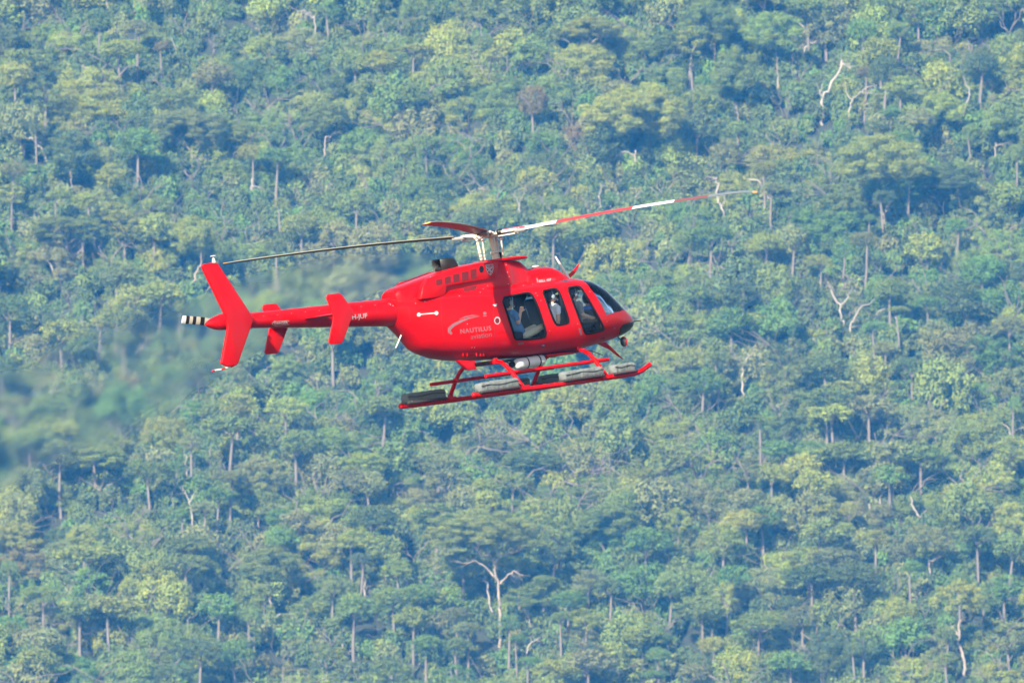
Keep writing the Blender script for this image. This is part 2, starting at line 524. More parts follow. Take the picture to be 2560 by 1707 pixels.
# rotor fairing lip
lip = []
for zz, s in ((-.475, .97), (-.50, 1.0), (-.525, .97)):
    ring = []
    for k in range(40):
        t = 2 * math.pi * k / 40
        c, q = math.cos(t), math.sin(t)
        x = .16 + .53 * s * math.copysign(abs(c) ** .75, c)
        ring.append(Vector((x, .43 * s * math.copysign(abs(q) ** .75, q), zz - .035 * max(0, (x - .1)))))
    lip.append(ring)
MB().rings(lip).build('rotor_fairing', M['red'], heli)
skin_bvh = bvh_of(hull_mb, boom_mb, cowl_mb, fcowl_mb, block_mb)

def ring_decal(name, poly, wid, m, parent, off=.005, bvh=None):
    inn = inset(poly, wid)
    v, f = [], []
    for a, b in zip(poly, inn):
        for q in (a, b):
            p = hit(q[0], q[1], bvh or hull_bvh)
            if p is None: p = un(q[0], q[1], -.6)
            v.append(p - hdir(*q) * off)
    n = len(poly)
    for i in range(n):
        j = (i + 1) % n
        f.append((2 * i, 2 * j, 2 * j + 1, 2 * i + 1))
    mb = MB().add(v, f)
    o = mk(name, mb.v, mb.f, m, parent)
    so = o.modifiers.new('s', 'SOLIDIFY'); so.thickness = .006; so.offset = 0
    return o
for k in ('rear', 'mid', 'front'):
    ring_decal('window_frame', subdiv(surr[k], 4), 5.0, M['black'], winobj[k])
    fr = [c for c in winobj[k].children][0]
    far = bpy.data.objects.new('window_frame', fr.data); col.objects.link(far); far.parent = winobj[k]; far.scale = (1, -1, 1)
    fm = far.modifiers.new('s', 'SOLIDIFY'); fm.thickness = .006; fm.offset = 0

def decal(name, polys, m, parent=heli, off=.004, bvh=None, L=5.0):
    """flat marking laid onto the skin; polygons in photo pixels"""
    bvh = bvh or skin_bvh
    v, f = [], []
    for poly in polys:
        if isinstance(poly, Quads):
            for qd in poly:
                k = len(v)
                for q in qd:
                    p = hit(q[0], q[1], bvh) or un(q[0], q[1], -.3)
                    v.append(p - hdir(q[0], q[1]) * off)
                f.append((k, k + 1, k + 2, k + 3))
            continue
        pts = subdiv(poly, L)
        n = len(pts)
        xs = [p[0] for p in pts]; ys = [p[1] for p in pts]
        gridp = []
        x = min(xs) + L / 2
        while x < max(xs):
            y = min(ys) + L / 2
            while y < max(ys):
                gridp.append((x, y)); y += L
            x += L
        vv, ee, ff, _, _, _ = delaunay_2d_cdt([Vector(p) for p in pts + gridp], [], [list(range(n))], 1, 1e-4)
        k = len(v)
        for q in vv:
            p = hit(q[0], q[1], bvh)
            if p is None: p = un(q[0], q[1], -.3)
            v.append(p - hdir(q[0], q[1]) * off)
        f += [tuple(i + k for i in t) for t in ff]
    return mk(name, v, f, m, parent)
class Quads(list): pass
def stroke(pts, w):
    L, Rr = [], []
    fine, ww = [], []
    for i in range(len(pts) - 1):
        n = max(1, int(math.dist(pts[i], pts[i + 1]) / 6))
        for k in range(n + (i == len(pts) - 2)):
            t = k / n
            fine.append((pts[i][0] + (pts[i + 1][0] - pts[i][0]) * t, pts[i][1] + (pts[i + 1][1] - pts[i][1]) * t))
            ww.append(w[i] + (w[i + 1] - w[i]) * t if hasattr(w, '__len__') else w)
    for i, p in enumerate(fine):
        a, b = Vector(fine[max(i - 1, 0)]), Vector(fine[min(i + 1, len(fine) - 1)])
        t = (b - a).normalized(); n = Vector((-t.y, t.x)) * ww[i] / 2
        L.append(tuple(Vector(p) + n)); Rr.append(tuple(Vector(p) - n))
    return Quads([(L[i], L[i + 1], Rr[i + 1], Rr[i]) for i in range(len(fine) - 1)])
def circle(c, rx, ry, n=18): return [(c[0] + rx * math.cos(2 * math.pi * k / n), c[1] + ry * math.sin(2 * math.pi * k / n)) for k in range(n)]
def text(name, s, m, p0, p1, hgt, shear=0.0, bvh=None, space=1.0, bold=0.0, off=.005):
    """lettering from pixel p0 to p1 along the baseline, hgt pixels tall"""
    cu = bpy.data.curves.new('t', 'FONT'); cu.body = s; cu.space_character = space; cu.offset = bold; cu.resolution_u = 3
    o = bpy.data.objects.new('t', cu); col.objects.link(o)
    bpy.context.view_layer.update()
    me = eval_mesh(o); bpy.data.objects.remove(o)
    bm = bmesh.new(); bm.from_mesh(me)
    bmesh.ops.triangulate(bm, faces=bm.faces)
    bmesh.ops.subdivide_edges(bm, edges=[e for e in bm.edges if e.calc_length() > .25], cuts=1)
    xs = [v.co.x for v in bm.verts]; ys = [v.co.y for v in bm.verts]
    x0, x1, y0, y1 = min(xs), max(xs), min(ys), max(ys)
    a, b = Vector(p0), Vector(p1)
    up = Vector((-.14, -.99)) * hgt
    for v in bm.verts:
        tx, ty = (v.co.x - x0) / (x1 - x0), (v.co.y - y0) / (y1 - y0)
        q = a + (b - a) * tx + up * ty
        p = hit(q.x, q.y, bvh or skin_bvh)
        if p is None: p = un(q.x, q.y, -.3)
        v.co = p - hdir(q.x, q.y) * off
    me2 = bpy.data.meshes.new(name); bm.to_mesh(me2); bm.free()
    me2.materials.append(m)
    o = bpy.data.objects.new(name, me2); col.objects.link(o); o.parent = heli
    return o

# ---- markings
text('lettering', 'NAUTILUS', M['silver'], C2(930, 988), C2(1285, 948), 11.5, space=1.15, bold=.02)
text('lettering', 'aviation', M['silver'], C2(1050, 1052), C2(1290, 1020), 11.5)
decal('logo_arc', [stroke([C2(*q) for q in [(828, 992), (800, 965), (800, 930), (850, 885), (930, 845), (1020, 810), (1150, 785)]], [5.0, 8.0, 8.0, 7.0, 5.5, 3.6, .5]),
                   stroke([C2(*q) for q in [(915, 822), (980, 795), (1060, 778), (1140, 780)]], [.6, 3.0, 2.6, .5])], M['silver'], L=3)
decal('badge', [circle(C2(1208, 752), 4.2, 3.6), [C2(1190, 778), C2(1228, 774), C2(1228, 786), C2(1190, 790)]], M['silver'], L=3)
decal('placard', [[C2(1298, 648), C2(1355, 640), C2(1355, 672), C2(1298, 680)]], M['black'], L=4)
decal('placard', [[C2(1302, 652), C2(1350, 646), C2(1350, 655), C2(1302, 661)], [C2(1312, 666), C2(1345, 662), C2(1345, 670), C2(1312, 674)]], M['white'], off=.007, L=4)
decal('static_port', [circle(C2(1352, 835), 7.8, 9.6)], M['lightletter'], L=3)
decal('static_port', [circle(C2(1352, 838), 5.4, 6.8)], M['grille'], off=.007, L=3)
decal('door_stay', [stroke([C2(448, 766), C2(650, 748)], 2.2), circle(C2(448, 768), 4.8, 4.6), circle(C2(650, 750), 4.8, 4.6)], M['white'], off=.012, L=3)
text('lettering', 'DANGER', M['white'], C1(684, 1122), C1(784, 1113), 6.4, bold=.015, space=1.05)
decal('danger_arrow', [stroke([C1(*q) for q in [(690, 1132), (662, 1115), (686, 1090), (686, 1098), (790, 1090), (790, 1121), (690, 1130), (690, 1132)]], .9)], M['white'], off=.006, L=3)
text('lettering', 'VH-JUF', M['lightletter'], C1(1238, 1096), C1(1385, 1080), 15.5, bold=.02)
text('lettering', 'BELL 407', M['lightletter'], C3(770, 452), C3(935, 428), 6.6, bold=.03)
text('lettering', 'GX', M['silver'], C3(940, 427), C3(988, 420), 6.0)
decal('logo_bar', [[C3(740, 395), C3(748, 393), C3(756, 445), C3(748, 447)]], M['lightletter'], L=3)
sh = [(1218, 196), (1300, 188), (1305, 235), (1292, 285), (1275, 310), (1245, 290), (1226, 250)]
decal('shield_emblem', [stroke([C2(*q) for q in sh + sh[:2]], 1.5), stroke([C2(1228, 222), C2(1296, 280)], 2.4), stroke([C2(1296, 218), C2(1236, 275)], 2.4), stroke([C2(1262, 232), C2(1274, 302)], 1.4), stroke([C2(1222, 228), C2(1303, 222)], 1.3)], M['lightletter'], L=3)
text('lettering', 'BELL', M['lightletter'], C2(1226, 220), C2(1297, 213), 4.2, off=.007)
decal('round_intake', [circle(C2(1170, 245), 5.6, 8.8)], M['black'], off=.006, L=3)
for q in [(645, 360, 715, 428), (745, 332, 815, 410), (842, 302, 914, 394), (942, 274, 1018, 380), (1042, 244, 1110, 360)]:
    x0, y0, x1, y1 = q
    p3 = [un(*C2(a, b), -.497) for a, b in [(x0, y0 + 6), (x1, y0 - 8), (x1 + 4, y1 - 10), (x0 + 6, y1 + 6)]]
    gm = MB().prism([(p.x, p.z) for p in p3], -.4985, -.48)
    g_ = gm.build('grille_opening', M['grille'], heli, smooth=False)
decal('lower_grille', [[C2(*q) for q in [(962, 462), (1122, 432), (1100, 484), (972, 508)]]], M['grille'], off=.005, L=4)
decal('step_plate', [[C3(492, 1242), C3(570, 1230), C3(570, 1256), C3(500, 1266)]], M['silver'], L=4)
decal('door_handle', [[C3(1285, 1048), C3(1312, 1046), C3(1338, 1135), C3(1312, 1140)]], M['silver'], off=.01, L=4)
decal('roof_window', [[C3(1005, 446), C3(1110, 412), C3(1335, 412), C3(1150, 432)]], M['darkglass'], off=.006, L=4)
def seam(pts, w=.9): return stroke([C3(*q) for q in pts], w)
for sm_ in [seam([(1240, 985), (1262, 1120), (1290, 1190), (1360, 1205), (1500, 1185), (1680, 1120)]), seam([(1080, 500), (1110, 640), (1180, 860), (1240, 985)]), seam([(1080, 500), (1120, 470), (1300, 440), (1370, 440)])]:
    decal('door_seam', [sm_], M['seam'], L=5)
for sm_ in [seam([(175, 830), (195, 1200), (190, 1360)]), seam([(400, 1240), (600, 1300), (900, 1240), (930, 1100)]), seam([(175, 830), (180, 640), (260, 590), (700, 500), (1080, 500)])]:
    decal('door_seam', [sm_], M['seam'], L=5)
for sm_ in [stroke([C2(*q) for q in [(180, 690), (330, 680), (350, 845), (175, 855), (180, 690)]], .8), stroke([C2(*q) for q in [(110, 590), (300, 620), (520, 600), (900, 560), (1350, 545)]], .9), stroke([C2(*q) for q in [(1400, 390), (1420, 470), (1560, 470)]], 1.0)]:
    decal('panel_seam', [sm_], M['seam'], L=6)
for x in (610, 720, 860, 1000, 1330, 1450):
    y0, y1 = 1040 - (x - 540) * .1, 1142 - (x - 540) * .012
    if x < 1090 or x > 1290: decal('panel_seam', [stroke([C1(x, y0), C1(x + 4, (y0 + y1) / 2), C1(x + 8, y1)], .7)], M['seam'], L=6)
decal('panel_seam', [stroke([C1(560, 1052), C1(1090, 996)], .8)], M['seam'], L=6)
decal('panel_seam', [stroke([C2(*q) for q in [(330, 1130), (700, 1190), (1300, 1185), (1614, 1150)]], .8)], M['seam'], L=6)
decal('panel_seam', [stroke([C2(*q) for q in [(700, 600), (715, 900), (760, 1190)]], .7)], M['seam'], L=6)
decal('panel_seam', [stroke([C2(*q) for q in [(200, 470), (520, 340)]], .8)], M['seam'], L=6)
fast = [(1240, 435), (1190, 470), (1155, 510), (915, 552), (518, 615), (410, 638), (150, 665), (1008, 875), (1060, 1148), (1090, 1146), (1455, 195), (1470, 280), (1490, 330), (580, 335), (120, 650), (1510, 430), (1480, 415)]
decal('fasteners', [circle(C2(*q), 1.3, 1.0, 8) for q in fast], M['lightletter'], L=3)['kind'] = 'stuff'
decal('fasteners', [circle(C3(*q), 1.1, .9, 8) for q in [(690, 470), (730, 590), (750, 622), (795, 685), (910, 1080), (1435, 570), (1660, 960), (1760, 1048), (1275, 990), (570, 490)]] + [circle(C1(x, 1060 - (x - 560) * .1), 1.0, .8, 8) for x in range(600, 1560, 105) if not 1090 < x < 1290], M['lightletter'], L=3)['kind'] = 'stuff'

# windshield centre post and pillar trim
cp = [p for p in [(x, ) for x in np.linspace(1.72, 2.94, 26)]]
rail = []
for (x,) in cp:
    p, n, i, t = hull_bvh.ray_cast(Vector((x, 0, 0)), Vector((0, 0, -1)))
    if p: rail.append(p + Vector((0, 0, .004)))
MB().tube(rail, .022, 6).build('windshield_post', M['red'], heli)

# ---- cabin inside
MB().box((.70, 0, -2.26), (2.7, 1.0, .04)).build('cabin_floor', M['inner'], heli, smooth=False)
MB().box((-.70, 0, -1.62), (.05, 1.0, 1.0)).build('rear_bulkhead', M['inner'], heli, smooth=False)
MB().box((.95, .02, -1.72), (.10, .16, 1.2)).build('control_column', M['inner'], heli, bevel=.02)
pn = MB().box((2.12, .12, -1.86), (.28, .62, .34)); pn.box((2.0, .12, -1.70), (.34, .66, .05))
pn.build('instrument_panel', M['black'], heli, bevel=.02)
def seat(x, y, face=1, m='seatm', back=.62, sc=1.0):
    e = empty('seat', (x, y, -2.27), heli)
    MB().box((0, 0, .26), (.48 * sc, .44, .16)).build('seat_cushion', M[m], e, bevel=.04)
    rot = Matrix.Rotation(R_(-12 * face), 3, 'Y')
    MB().box((-.27 * face, 0, .34 + back / 2), (.11, .43, back), rot).build('backrest', M[m], e, bevel=.04)
    MB().box((-.27 * face - .06 * face, 0, .34 + back + .12), (.08, .24, .17), rot).build('headrest', M[m], e, bevel=.03)
    return e
seat(-.30, -.44); seat(-.30, .06); seat(-.30, .50, sc=.9)
seat(.92, -.40, -1, back=.5); seat(.92, .36, -1, back=.5)
seat(1.42, -.42); seat(1.42, .36)

# ---- fin, stabiliser, end plates, tail rotor
def plate(name, poly, y, th, parent, m='red', bev=.012):
    return MB().prism(poly, y - th / 2, y + th / 2).build(name, M[m], parent, bevel=bev)
FIN = [(-7.25, .11), (-7.18, .15), (-6.92, .155), (-6.86, .12), (-6.22, -.96), (-6.22, -1.04), (-6.72, -1.80), (-6.78, -1.84), (-6.98, -1.84), (-7.12, -1.76), (-6.84, -1.11), (-6.86, -.86)]
fin = plate('vertical_fin', FIN, -.205, .075, heli, bev=.02)
st_ = MB()
rings = []
for y in np.linspace(-1.0, 1.0, 13):
    ring = []
    for k in range(14):
        t = 2 * math.pi * k / 14
        ring.append(Vector((-4.70 + .26 * math.cos(t), y, -1.13 - .022 * math.sin(t) * (1.2 + math.cos(t)) + .0)))
    rings.append(ring)
stab = st_.rings(rings).build('horizontal_stabiliser', M['red'], heli)
PL = [(-5.0, -.80), (-4.96, -.745), (-4.68, -.745), (-4.63, -.775), (-4.415, -1.10), (-4.415, -1.17), (-4.75, -1.66), (-4.80, -1.70), (-5.06, -1.69), (-5.10, -1.64), (-4.90, -1.20), (-4.90, -1.13)]
for y in (-1.0, 1.0):
    plate('end_plate', PL, y, .035, stab, bev=.01)
tr = empty('tail_rotor', (-6.60, .40, -.97), heli)
MB().tube([(0, -.30, 0), (0, .06, 0)], [.05, .045], 12).ell((0, .05, 0), (.07, .05, .07)).build('rotor_hub', M['cream'], tr)
for s in (1, -1):
    ang = R_(170) if s == 1 else R_(170 + 180)
    d = Vector((math.cos(ang), 0, math.sin(ang))); c = Vector((-math.sin(ang), 0, math.cos(ang)))
    c = (c * math.cos(R_(14)) + Vector((0, 1, 0)) * math.sin(R_(14)))
    nrm = d.cross(c)
    segs = [(.10, .30, 'cream'), (.30, .40, 'blackpaint'), (.40, .50, 'cream'), (.50, .58, 'blackpaint'), (.58, .66, 'cream'), (.66, .74, 'blackpaint'), (.74, .825, 'white')]
    v, f, fm, mats = [], [], [], [M['cream'], M['blackpaint'], M['white']]
    prof = [(-.5, 0), (-.3, .055), (.1, .075), (.42, .04), (.5, 0), (.42, -.04), (.1, -.075), (-.3, -.055)]
    st = [q[0] for q in segs] + [segs[-1][1]]
    for r in st:
        ch_ = .10 if r < .12 else .155
        for a, b in prof: v.append(d * r + c * (a * ch_) + nrm * (b * ch_))
    n = len(prof)
    for i in range(len(st) - 1):
        for k in range(n):
            f.append((i * n + k, i * n + (k + 1) % n, (i + 1) * n + (k + 1) % n, (i + 1) * n + k)); fm.append(['cream', 'blackpaint', 'white'].index(segs[i][2]))
    f.append(tuple((len(st) - 1) * n + k for k in range(n))); fm.append(2)
    mk('rotor_blade', v, f, None, tr, mats=mats, fmat=fm)
p0, p1, p2, p3 = [un(*C1(*q), -.2) for q in [(372, 1432), (310, 1448), (280, 1458), (212, 1468)]]
for a, b, m in ((p0, p0.lerp(p1, .4), 'bladered'), (p0.lerp(p1, .4), p1, 'white'), (p1, p2, 'bladered'), (p2, p2.lerp(p3, .75), 'white'), (p2.lerp(p3, .75), p3, 'bladered')):
    MB().tube([a, b], .018, 8).build('tail_skid', M[m], fin)
q = un(*C1(226, 655), -.205)
MB().tube([q, q + Vector((0, 0, .05))], .035, 12).tube([q + Vector((0, 0, .05)), q + Vector((0, 0, .09))], .026, 12).tube([q + Vector((0, 0, .09)), q + Vector((0, 0, .125))], .007, 6).ell(q + Vector((0, 0, .13)), (.06, .06, .012)).build('strobe_light', M['white'], fin)

# ---- exhaust, antennas, cutters, mirror
ex = MB()
e0, e1, e2 = un(*C2(652, 195), 0), un(*C2(785, 185), 0), un(*C2(835, 240), 0)
path = [Vector((e2.x - .02, 0, -.60)), Vector((e2.x - .04, 0, -.50)), Vector((e2.x - .09, 0, -.42)), Vector((e1.x - .0, 0, e1.z + .01)), Vector((e0.x, 0, e0.z))]
rw = []
for i, p in enumerate(path):
    a, b = path[max(i - 1, 0)], path[min(i + 1, len(path) - 1)]
    t = (b - a).normalized(); nn = Vector((-t.z, 0, t.x))
    rw.append([p + nn * (.105 * math.copysign(abs(math.sin(k * math.pi / 8)) ** .3, math.sin(k * math.pi / 8))) + Vector((0, 1, 0)) * (.13 * math.copysign(abs(math.cos(k * math.pi / 8)) ** .3, math.cos(k * math.pi / 8))) for k in range(16)])
ex.rings(rw, cap=False)
exo = ex.build('exhaust_duct', M['soot'], heli)
so = exo.modifiers.new('s', 'SOLIDIFY'); so.thickness = .008
MB().box((e0.x + .16, 0, -.545), (.26, .24, .1)).build('exhaust_base', M['soot'], heli, bevel=.02)
a, b = un(*C3(985, 112), 0), un(*C3(1158, 400), 0)
ant = MB().tube([b, a.lerp(b, .5), a], [.035, .026, .016], 8).box(b + Vector((0.02, 0, -.01)), (.14, .05, .04)).build('whip_antenna', M['white'], heli)
wc = [un(*C3(*q), .0) for q in [(1120, 385), (1150, 350), (1220, 290), (1298, 195), (1275, 265), (1230, 340), (1175, 388)]]
plate('wire_cutter', [(p.x, p.z) for p in wc], 0.0, .03, heli, bev=.006)
wc = [un(*C3(*q), -.05) for q in [(1520, 1245), (1640, 1228), (1690, 1275), (1765, 1345), (1872, 1455), (1780, 1400), (1690, 1325), (1600, 1285)]]
plate('wire_cutter', [(p.x, p.z) for p in wc], -.05, .03, heli, bev=.006)
a, b = un(*C1(1635, 1205), 0), un(*C1(1596, 1296), 0)
MB().tube([a + Vector((.02, 0, .06)), a, b], [.016, .014, .010], 8).build('belly_antenna', M['white'], heli)
a, b = un(*C3(1815, 1178), -.22), un(*C3(1880, 1222), -.28)
mr = MB().tube([a + Vector((.02, .06, .05)), a, b], .009, 6).build('mirror_arm', M['black'], heli)
back = cam_vec(.55, .1, -.83)
rot = back.to_track_quat('Z', 'Y').to_matrix()
MB().ell(b, (.075, .105, .05), rot=rot).build('mirror_shell', M['red'], mr)
MB().ell(b - back * .025, (.068, .095, .035), rot=rot).build('mirror_face', M['mirror'], mr)
a = un(*C3(2020, 958), -.03); MB().tube([a - Vector((.05, 0, 0)), a + Vector((.16, 0, .0))], [.014, .008], 8).build('pitot_tube', M['black'], heli)
a = un(*C3(720, 245), 0); MB().ell(a, (.09, .06, .025)).build('gps_antenna', M['white'], heli)
for q in [(955, 1215), (1000, 1215), (1110, 1210), (1155, 1215), (1190, 1215)]:
    p = hit(*C2(*q), hull_bvh)
    if p: MB().box(p, (.022, .03, .11)).build('belly_vent', M['red'], heli, bevel=.006)

# ---- skids, cross tubes, steps, floats
SKY = 1.14
xa, xf = -.66, 1.43
for s in (-1, 1):
    e = MB()
    e.tube([(-1.86, s * SKY, -3.03), (-1.5, s * SKY, -3.04), (0, s * SKY, -3.045), (1.7, s * SKY, -3.045), (2.12, s * SKY, -3.04), (2.32, s * SKY, -3.0), (2.56, s * SKY, -2.90)], .045, 12)
    e.ell((-1.87, s * SKY, -3.02), (.06, .055, .055), 10, 6)
    skid = e.build('skid', M['red'], heli)
    for x in (xa, xf):
        MB().tube([(x - .14, s * SKY, -3.03), (x + .14, s * SKY, -3.03)], .062, 10).tube([(x, s * (SKY - .05), -2.94), (x, s * SKY, -3.03)], [.05, .06], 10).build('saddle', M['red'], skid)
    for x in np.linspace(-1.7, 2.0, 15):
        MB().box((x, s * SKY, -2.996), (.03, .03, .012)).build('rivet_clip', M['bladered'], skid)
    MB().tube([(-1.30, s * .85, -2.69), (1.78, s * .85, -2.69)], .036, 10).build('step_bar', M['red'], heli)
    def fl(x0, x1, hh, wd, seed):
        rr = []
        N = 48
        for i in range(N + 1):
            t = i / N
            x = x0 + (x1 - x0) * t
            e_ = min(1, (min(t, 1 - t) * (x1 - x0) / .06)) if 0 < t < 1 else 0
            k = max(.02, 1 - (1 - min(1, e_)) ** 2.2) * (.88 + .12 * math.sin(min(1, t * 3) * 1.57))
            ring = []
            for j in range(28):
                a = 2 * math.pi * j / 28
                c, q = math.cos(a), math.sin(a)
                nz = noise.noise(Vector((x * 9 + seed, c * 1.5, q * 1.5))) * .010 + noise.noise(Vector((x * 26, c * 2 + seed, q * 1.2))) * .013 + noise.noise(Vector((x * 60, c * 4 + seed, q * 2))) * .005
                ring.append(Vector((x, s * SKY + (wd * k + nz) * math.copysign(abs(c) ** .55, c), -2.905 + (hh * k + nz) * math.copysign(abs(q) ** .55, q))))
            rr.append(ring)
        f_ = MB().rings(rr).build('float_bag', M['float'], heli, sharp=60)
        MB().box(((x0 + x1) / 2, s * SKY, -2.985), (x1 - x0 - .06, wd * 2 + .012, .05)).build('lacing_strip', M['lace'], f_, bevel=.01)
        MB().tube([(x0 + .05 + (x1 - x0 - .1) * t, s * SKY - wd * 1.0 - .006, -2.872 + .012 * math.sin(t * 9 + seed)) for t in np.linspace(0, 1, 12)], .007, 5).build('cover_seam', M['lace'], f_)
        eye = MB()
        for x in np.linspace(x0 + .06, x1 - .06, 16):
            eye.box((x, s * SKY - wd - .008, -2.975), (.016, .006, .016))
        eye.build('eyelets', M['silver'], f_, smooth=False)['kind'] = 'stuff'
    xs = [un(*C4(*q), -SKY).x for q in [(738, 470), (1102, 430), (1480, 390), (1845, 350), (1916, 320), (2125, 300)]]
    fl(xs[0], xs[1], .105, .12, 1 + s)
    fl(xs[2], xs[3], .098, .12, 5 + s)
    fl(xs[4], xs[5], .095, .11, 9 + s)
for x in (xa, xf):
    half = [(.30, -2.44), (.48, -2.445), (.60, -2.47), (.72, -2.54), (.85, -2.66), (1.0, -2.83), (1.09, -2.94), (SKY, -3.02)]
    pts = [(x, -y, z) for y, z in half[::-1]] + [(x, y, z) for y, z in half]
    ct = MB().tube(pts, .042, 12).build('cross_tube', M['red'], heli)
    for y in (-.85, .85):
        MB().box((x, y, -2.675), (.09, .10, .10)).build('step_clamp', M['red'], ct, bevel=.02)
    for y in (-.42, .42):
        MB().box((x, y, -2.42), (.10, .07, .12)).build('tube_clamp', M['red'], ct, bevel=.015)
a, b = un(*C4(1075, 250), -.30), un(*C4(1335, 208), -.30)
bt = []
for t, r in [(-.03, .03), (0, .06), (.04, .095), (.1, .108), (.5, .11), (.9, .108), (.96, .09), (1.0, .05)]:
    bt.append((a.lerp(b, t), r))
bot = MB().tube([q[0] for q in bt], [q[1] for q in bt], 18).build('float_gas_bottle', M['white'], heli)
for t in (.36, .76): MB().tube([a.lerp(b, t), a.lerp(b, t + .035)], .1135, 18).build('bottle_strap', M['black'], bot)
MB().ell(a - Vector((.06, 0, -.01)), (.07, .06, .06)).build('bottle_valve', M['black'], bot)
mb = MB()
c0 = b + Vector((.05, 0, .05))
mb.tube([c0, c0 + Vector((.2, .05, .06)), c0 + Vector((.5, -.05, .05)), c0 + Vector((.9, -.28, .0)), c0 + Vector((1.05, -.45, -.12))], .010, 6)
mb.build('gas_hose', M['black'], heli); mb = MB()
mb.tube([a + Vector((-.1, 0, .03)), a + Vector((-.3, -.1, .08)), a + Vector((-.42, -.2, .02))], .010, 6)
mb.build('gas_hose', M['black'], heli); mb = MB()
mb.tube([c0, c0 + Vector((.3, .1, -.03)), c0 + Vector((.55, .1, .07))], .008, 6)
mb.build('gas_hose', M['black'], heli)
MB().box((.25, -.12, -2.445), (2.1, .34, .05)).build('belly_rack', M['blackpaint'], heli, bevel=.015)
MB().box((1.05, -.2, -2.46), (.7, .26, .06)).build('belly_fitting', M['red'], heli, bevel=.02)
tf_ = [un(*C4(*q), -.32) for q in [(560, 212), (722, 218), (712, 255), (735, 292), (655, 298)]]
plate('tube_fairing', [(p.x, p.z) for p in tf_], -.32, .10, heli, bev=.01)

# ---- main rotor
mr_ = empty('main_rotor', (0, 0, 0), heli)
R0 = 5.335
phi = R_(13.0)
dirs = [cam_vec(math.cos(phi) * .987, .162, math.sin(phi)), cam_vec(-math.cos(phi), -.103, -math.sin(phi)),
        cam_vec(-math.sin(phi), .034, math.cos(phi)), cam_vec(math.sin(phi) * 1.05, .045, -math.cos(phi))]
upv = Vector((0, 0, 1))
upm = (dirs[0].normalized().cross(dirs[3].normalized())).normalized()
if upm.z < 0: upm = -upm
for bi, d in enumerate(dirs):
    d = d.normalized()
    lead = upm.cross(d).normalized()                 # turns anticlockwise seen from above
    nrm = d.cross(lead).normalized()
    if nrm.dot(upm) < 0: nrm = -nrm
    bands = [(.70, 1.34, 'white'), (1.34, 2.87, 'bladered'), (2.87, 3.70, 'white'), (3.70, 4.38, 'bladebrown'), (4.38, 5.25, 'bladegrey'), (5.25, R0, 'yellow')]
    rs, nm = [], []
    for a, b, k in bands:
        n = max(1, int((b - a) / .2))
        for i in range(n):
            rs.append(a + (b - a) * i / n); nm.append(k)
    rs.append(R0)
    mats = [M['white'], M['bladered'], M['yellow'], M['blackpaint'], M['edge'], M['bladegrey'], M['bladebrown']]
    prof = [(.5, 0), (.42, .045), (.2, .065), (-.1, .05), (-.5, .004), (-.5, -.004), (-.1, -.04), (.2, -.05), (.42, -.035)]
    v, f, fm = [], [], []
    for r in rs:
        th = R_(11.5 - 6.0 * r / R0)
        ch_ = .275 if r < 5.05 else .275 - .10 * (r - 5.05) / .285
        L = lead * math.cos(th) + nrm * math.sin(th)
        N = nrm * math.cos(th) - lead * math.sin(th)
        bend = .055 * math.sin(math.pi * r / R0) - (.05 * max(0, (r - 4.9) / .43) ** 2 if bi == 0 else 0)
        for a, b in prof: v.append(d * r + L * (a * ch_) + N * (b * ch_ * 1.3) + nrm * bend)
    n = len(prof)
    for i in range(len(rs) - 1):
        for k in range(n):
            f.append((i * n + k, i * n + (k + 1) % n, (i + 1) * n + (k + 1) % n, (i + 1) * n + k))
            fm.append(4 if k in (0, 8) and nm[i] != 'yellow' else mats.index(M[nm[i]]) if k < 4 or nm[i] == 'yellow' else 3)
    f.append(tuple((len(rs) - 1) * n + k for k in range(n))); fm.append(2)
    f.append(tuple(range(n - 1, -1, -1))); fm.append(3)
    bl = mk('rotor_blade', v, f, None, mr_, mats=mats, fmat=fm, sharp=60)
    rot = Matrix((d, lead, nrm)).transposed()
    for w_ in (-1, 1):
        MB().box(d * .40 + lead * (w_ * .062) + nrm * .03, (.34, .035, .05), rot).build('yoke_strap', M['cream'], mr_, bevel=.008)
        MB().tube([d * .56 + lead * (w_ * .07) - nrm * .05, d * .56 + lead * (w_ * .07) + nrm * .06], .022, 8).build('blade_bolt', M['steel'], mr_)
    MB().ell(d * .19 + nrm * .03, (.075, .075, .06), 12, 8).build('bearing', M['soot'], mr_)
    MB().box(d * .62, (.26, .20, .065), rot).box(d * .48 + nrm * .012, (.20, .13, .055), rot).build('blade_cuff', M['cuff'], mr_, bevel=.015)
    MB().box(d * .30 + nrm * .02, (.40, .10, .045), rot).box(d * .36 - nrm * .045, (.42, .07, .03), rot).ell(d * .20 + lead * .05, (.06, .06, .07)).build('hub_arm', M['cream'], mr_, bevel=.01)
    MB().tube([d * .28 + lead * .10 + nrm * .0, d * .52 + lead * .12 + nrm * .03], .022, 8).ell(d * .28 + lead * .10 - nrm * .01, (.04, .035, .05)).build('damper', M['cream'], mr_)
for (ua, va), (ub, vb), y, rad in [((1130, 400), (1200, 715), -.16, .034), ((1212, 390), (1262, 715), .12, .02), ((1445, 380), (1482, 690), .15, .034), ((1522, 370), (1548, 690), -.10, .02)]:
    a, b = un(*C5(ua, va), y), un(*C5(ub, vb), y)
    lk = MB().tube([a, a.lerp(b, .5), b], [rad * .8, rad, rad * .9], 12).build('pitch_link', M['cream'], mr_)
    for t in (.68, .86): MB().tube([a.lerp(b, t), a.lerp(b, t + .03)], rad * 1.12, 12).build('red_band', M['bladered'], lk)
    MB().ell(a, (.045, .04, .04), 10, 6).build('rod_end', M['steel'], lk)
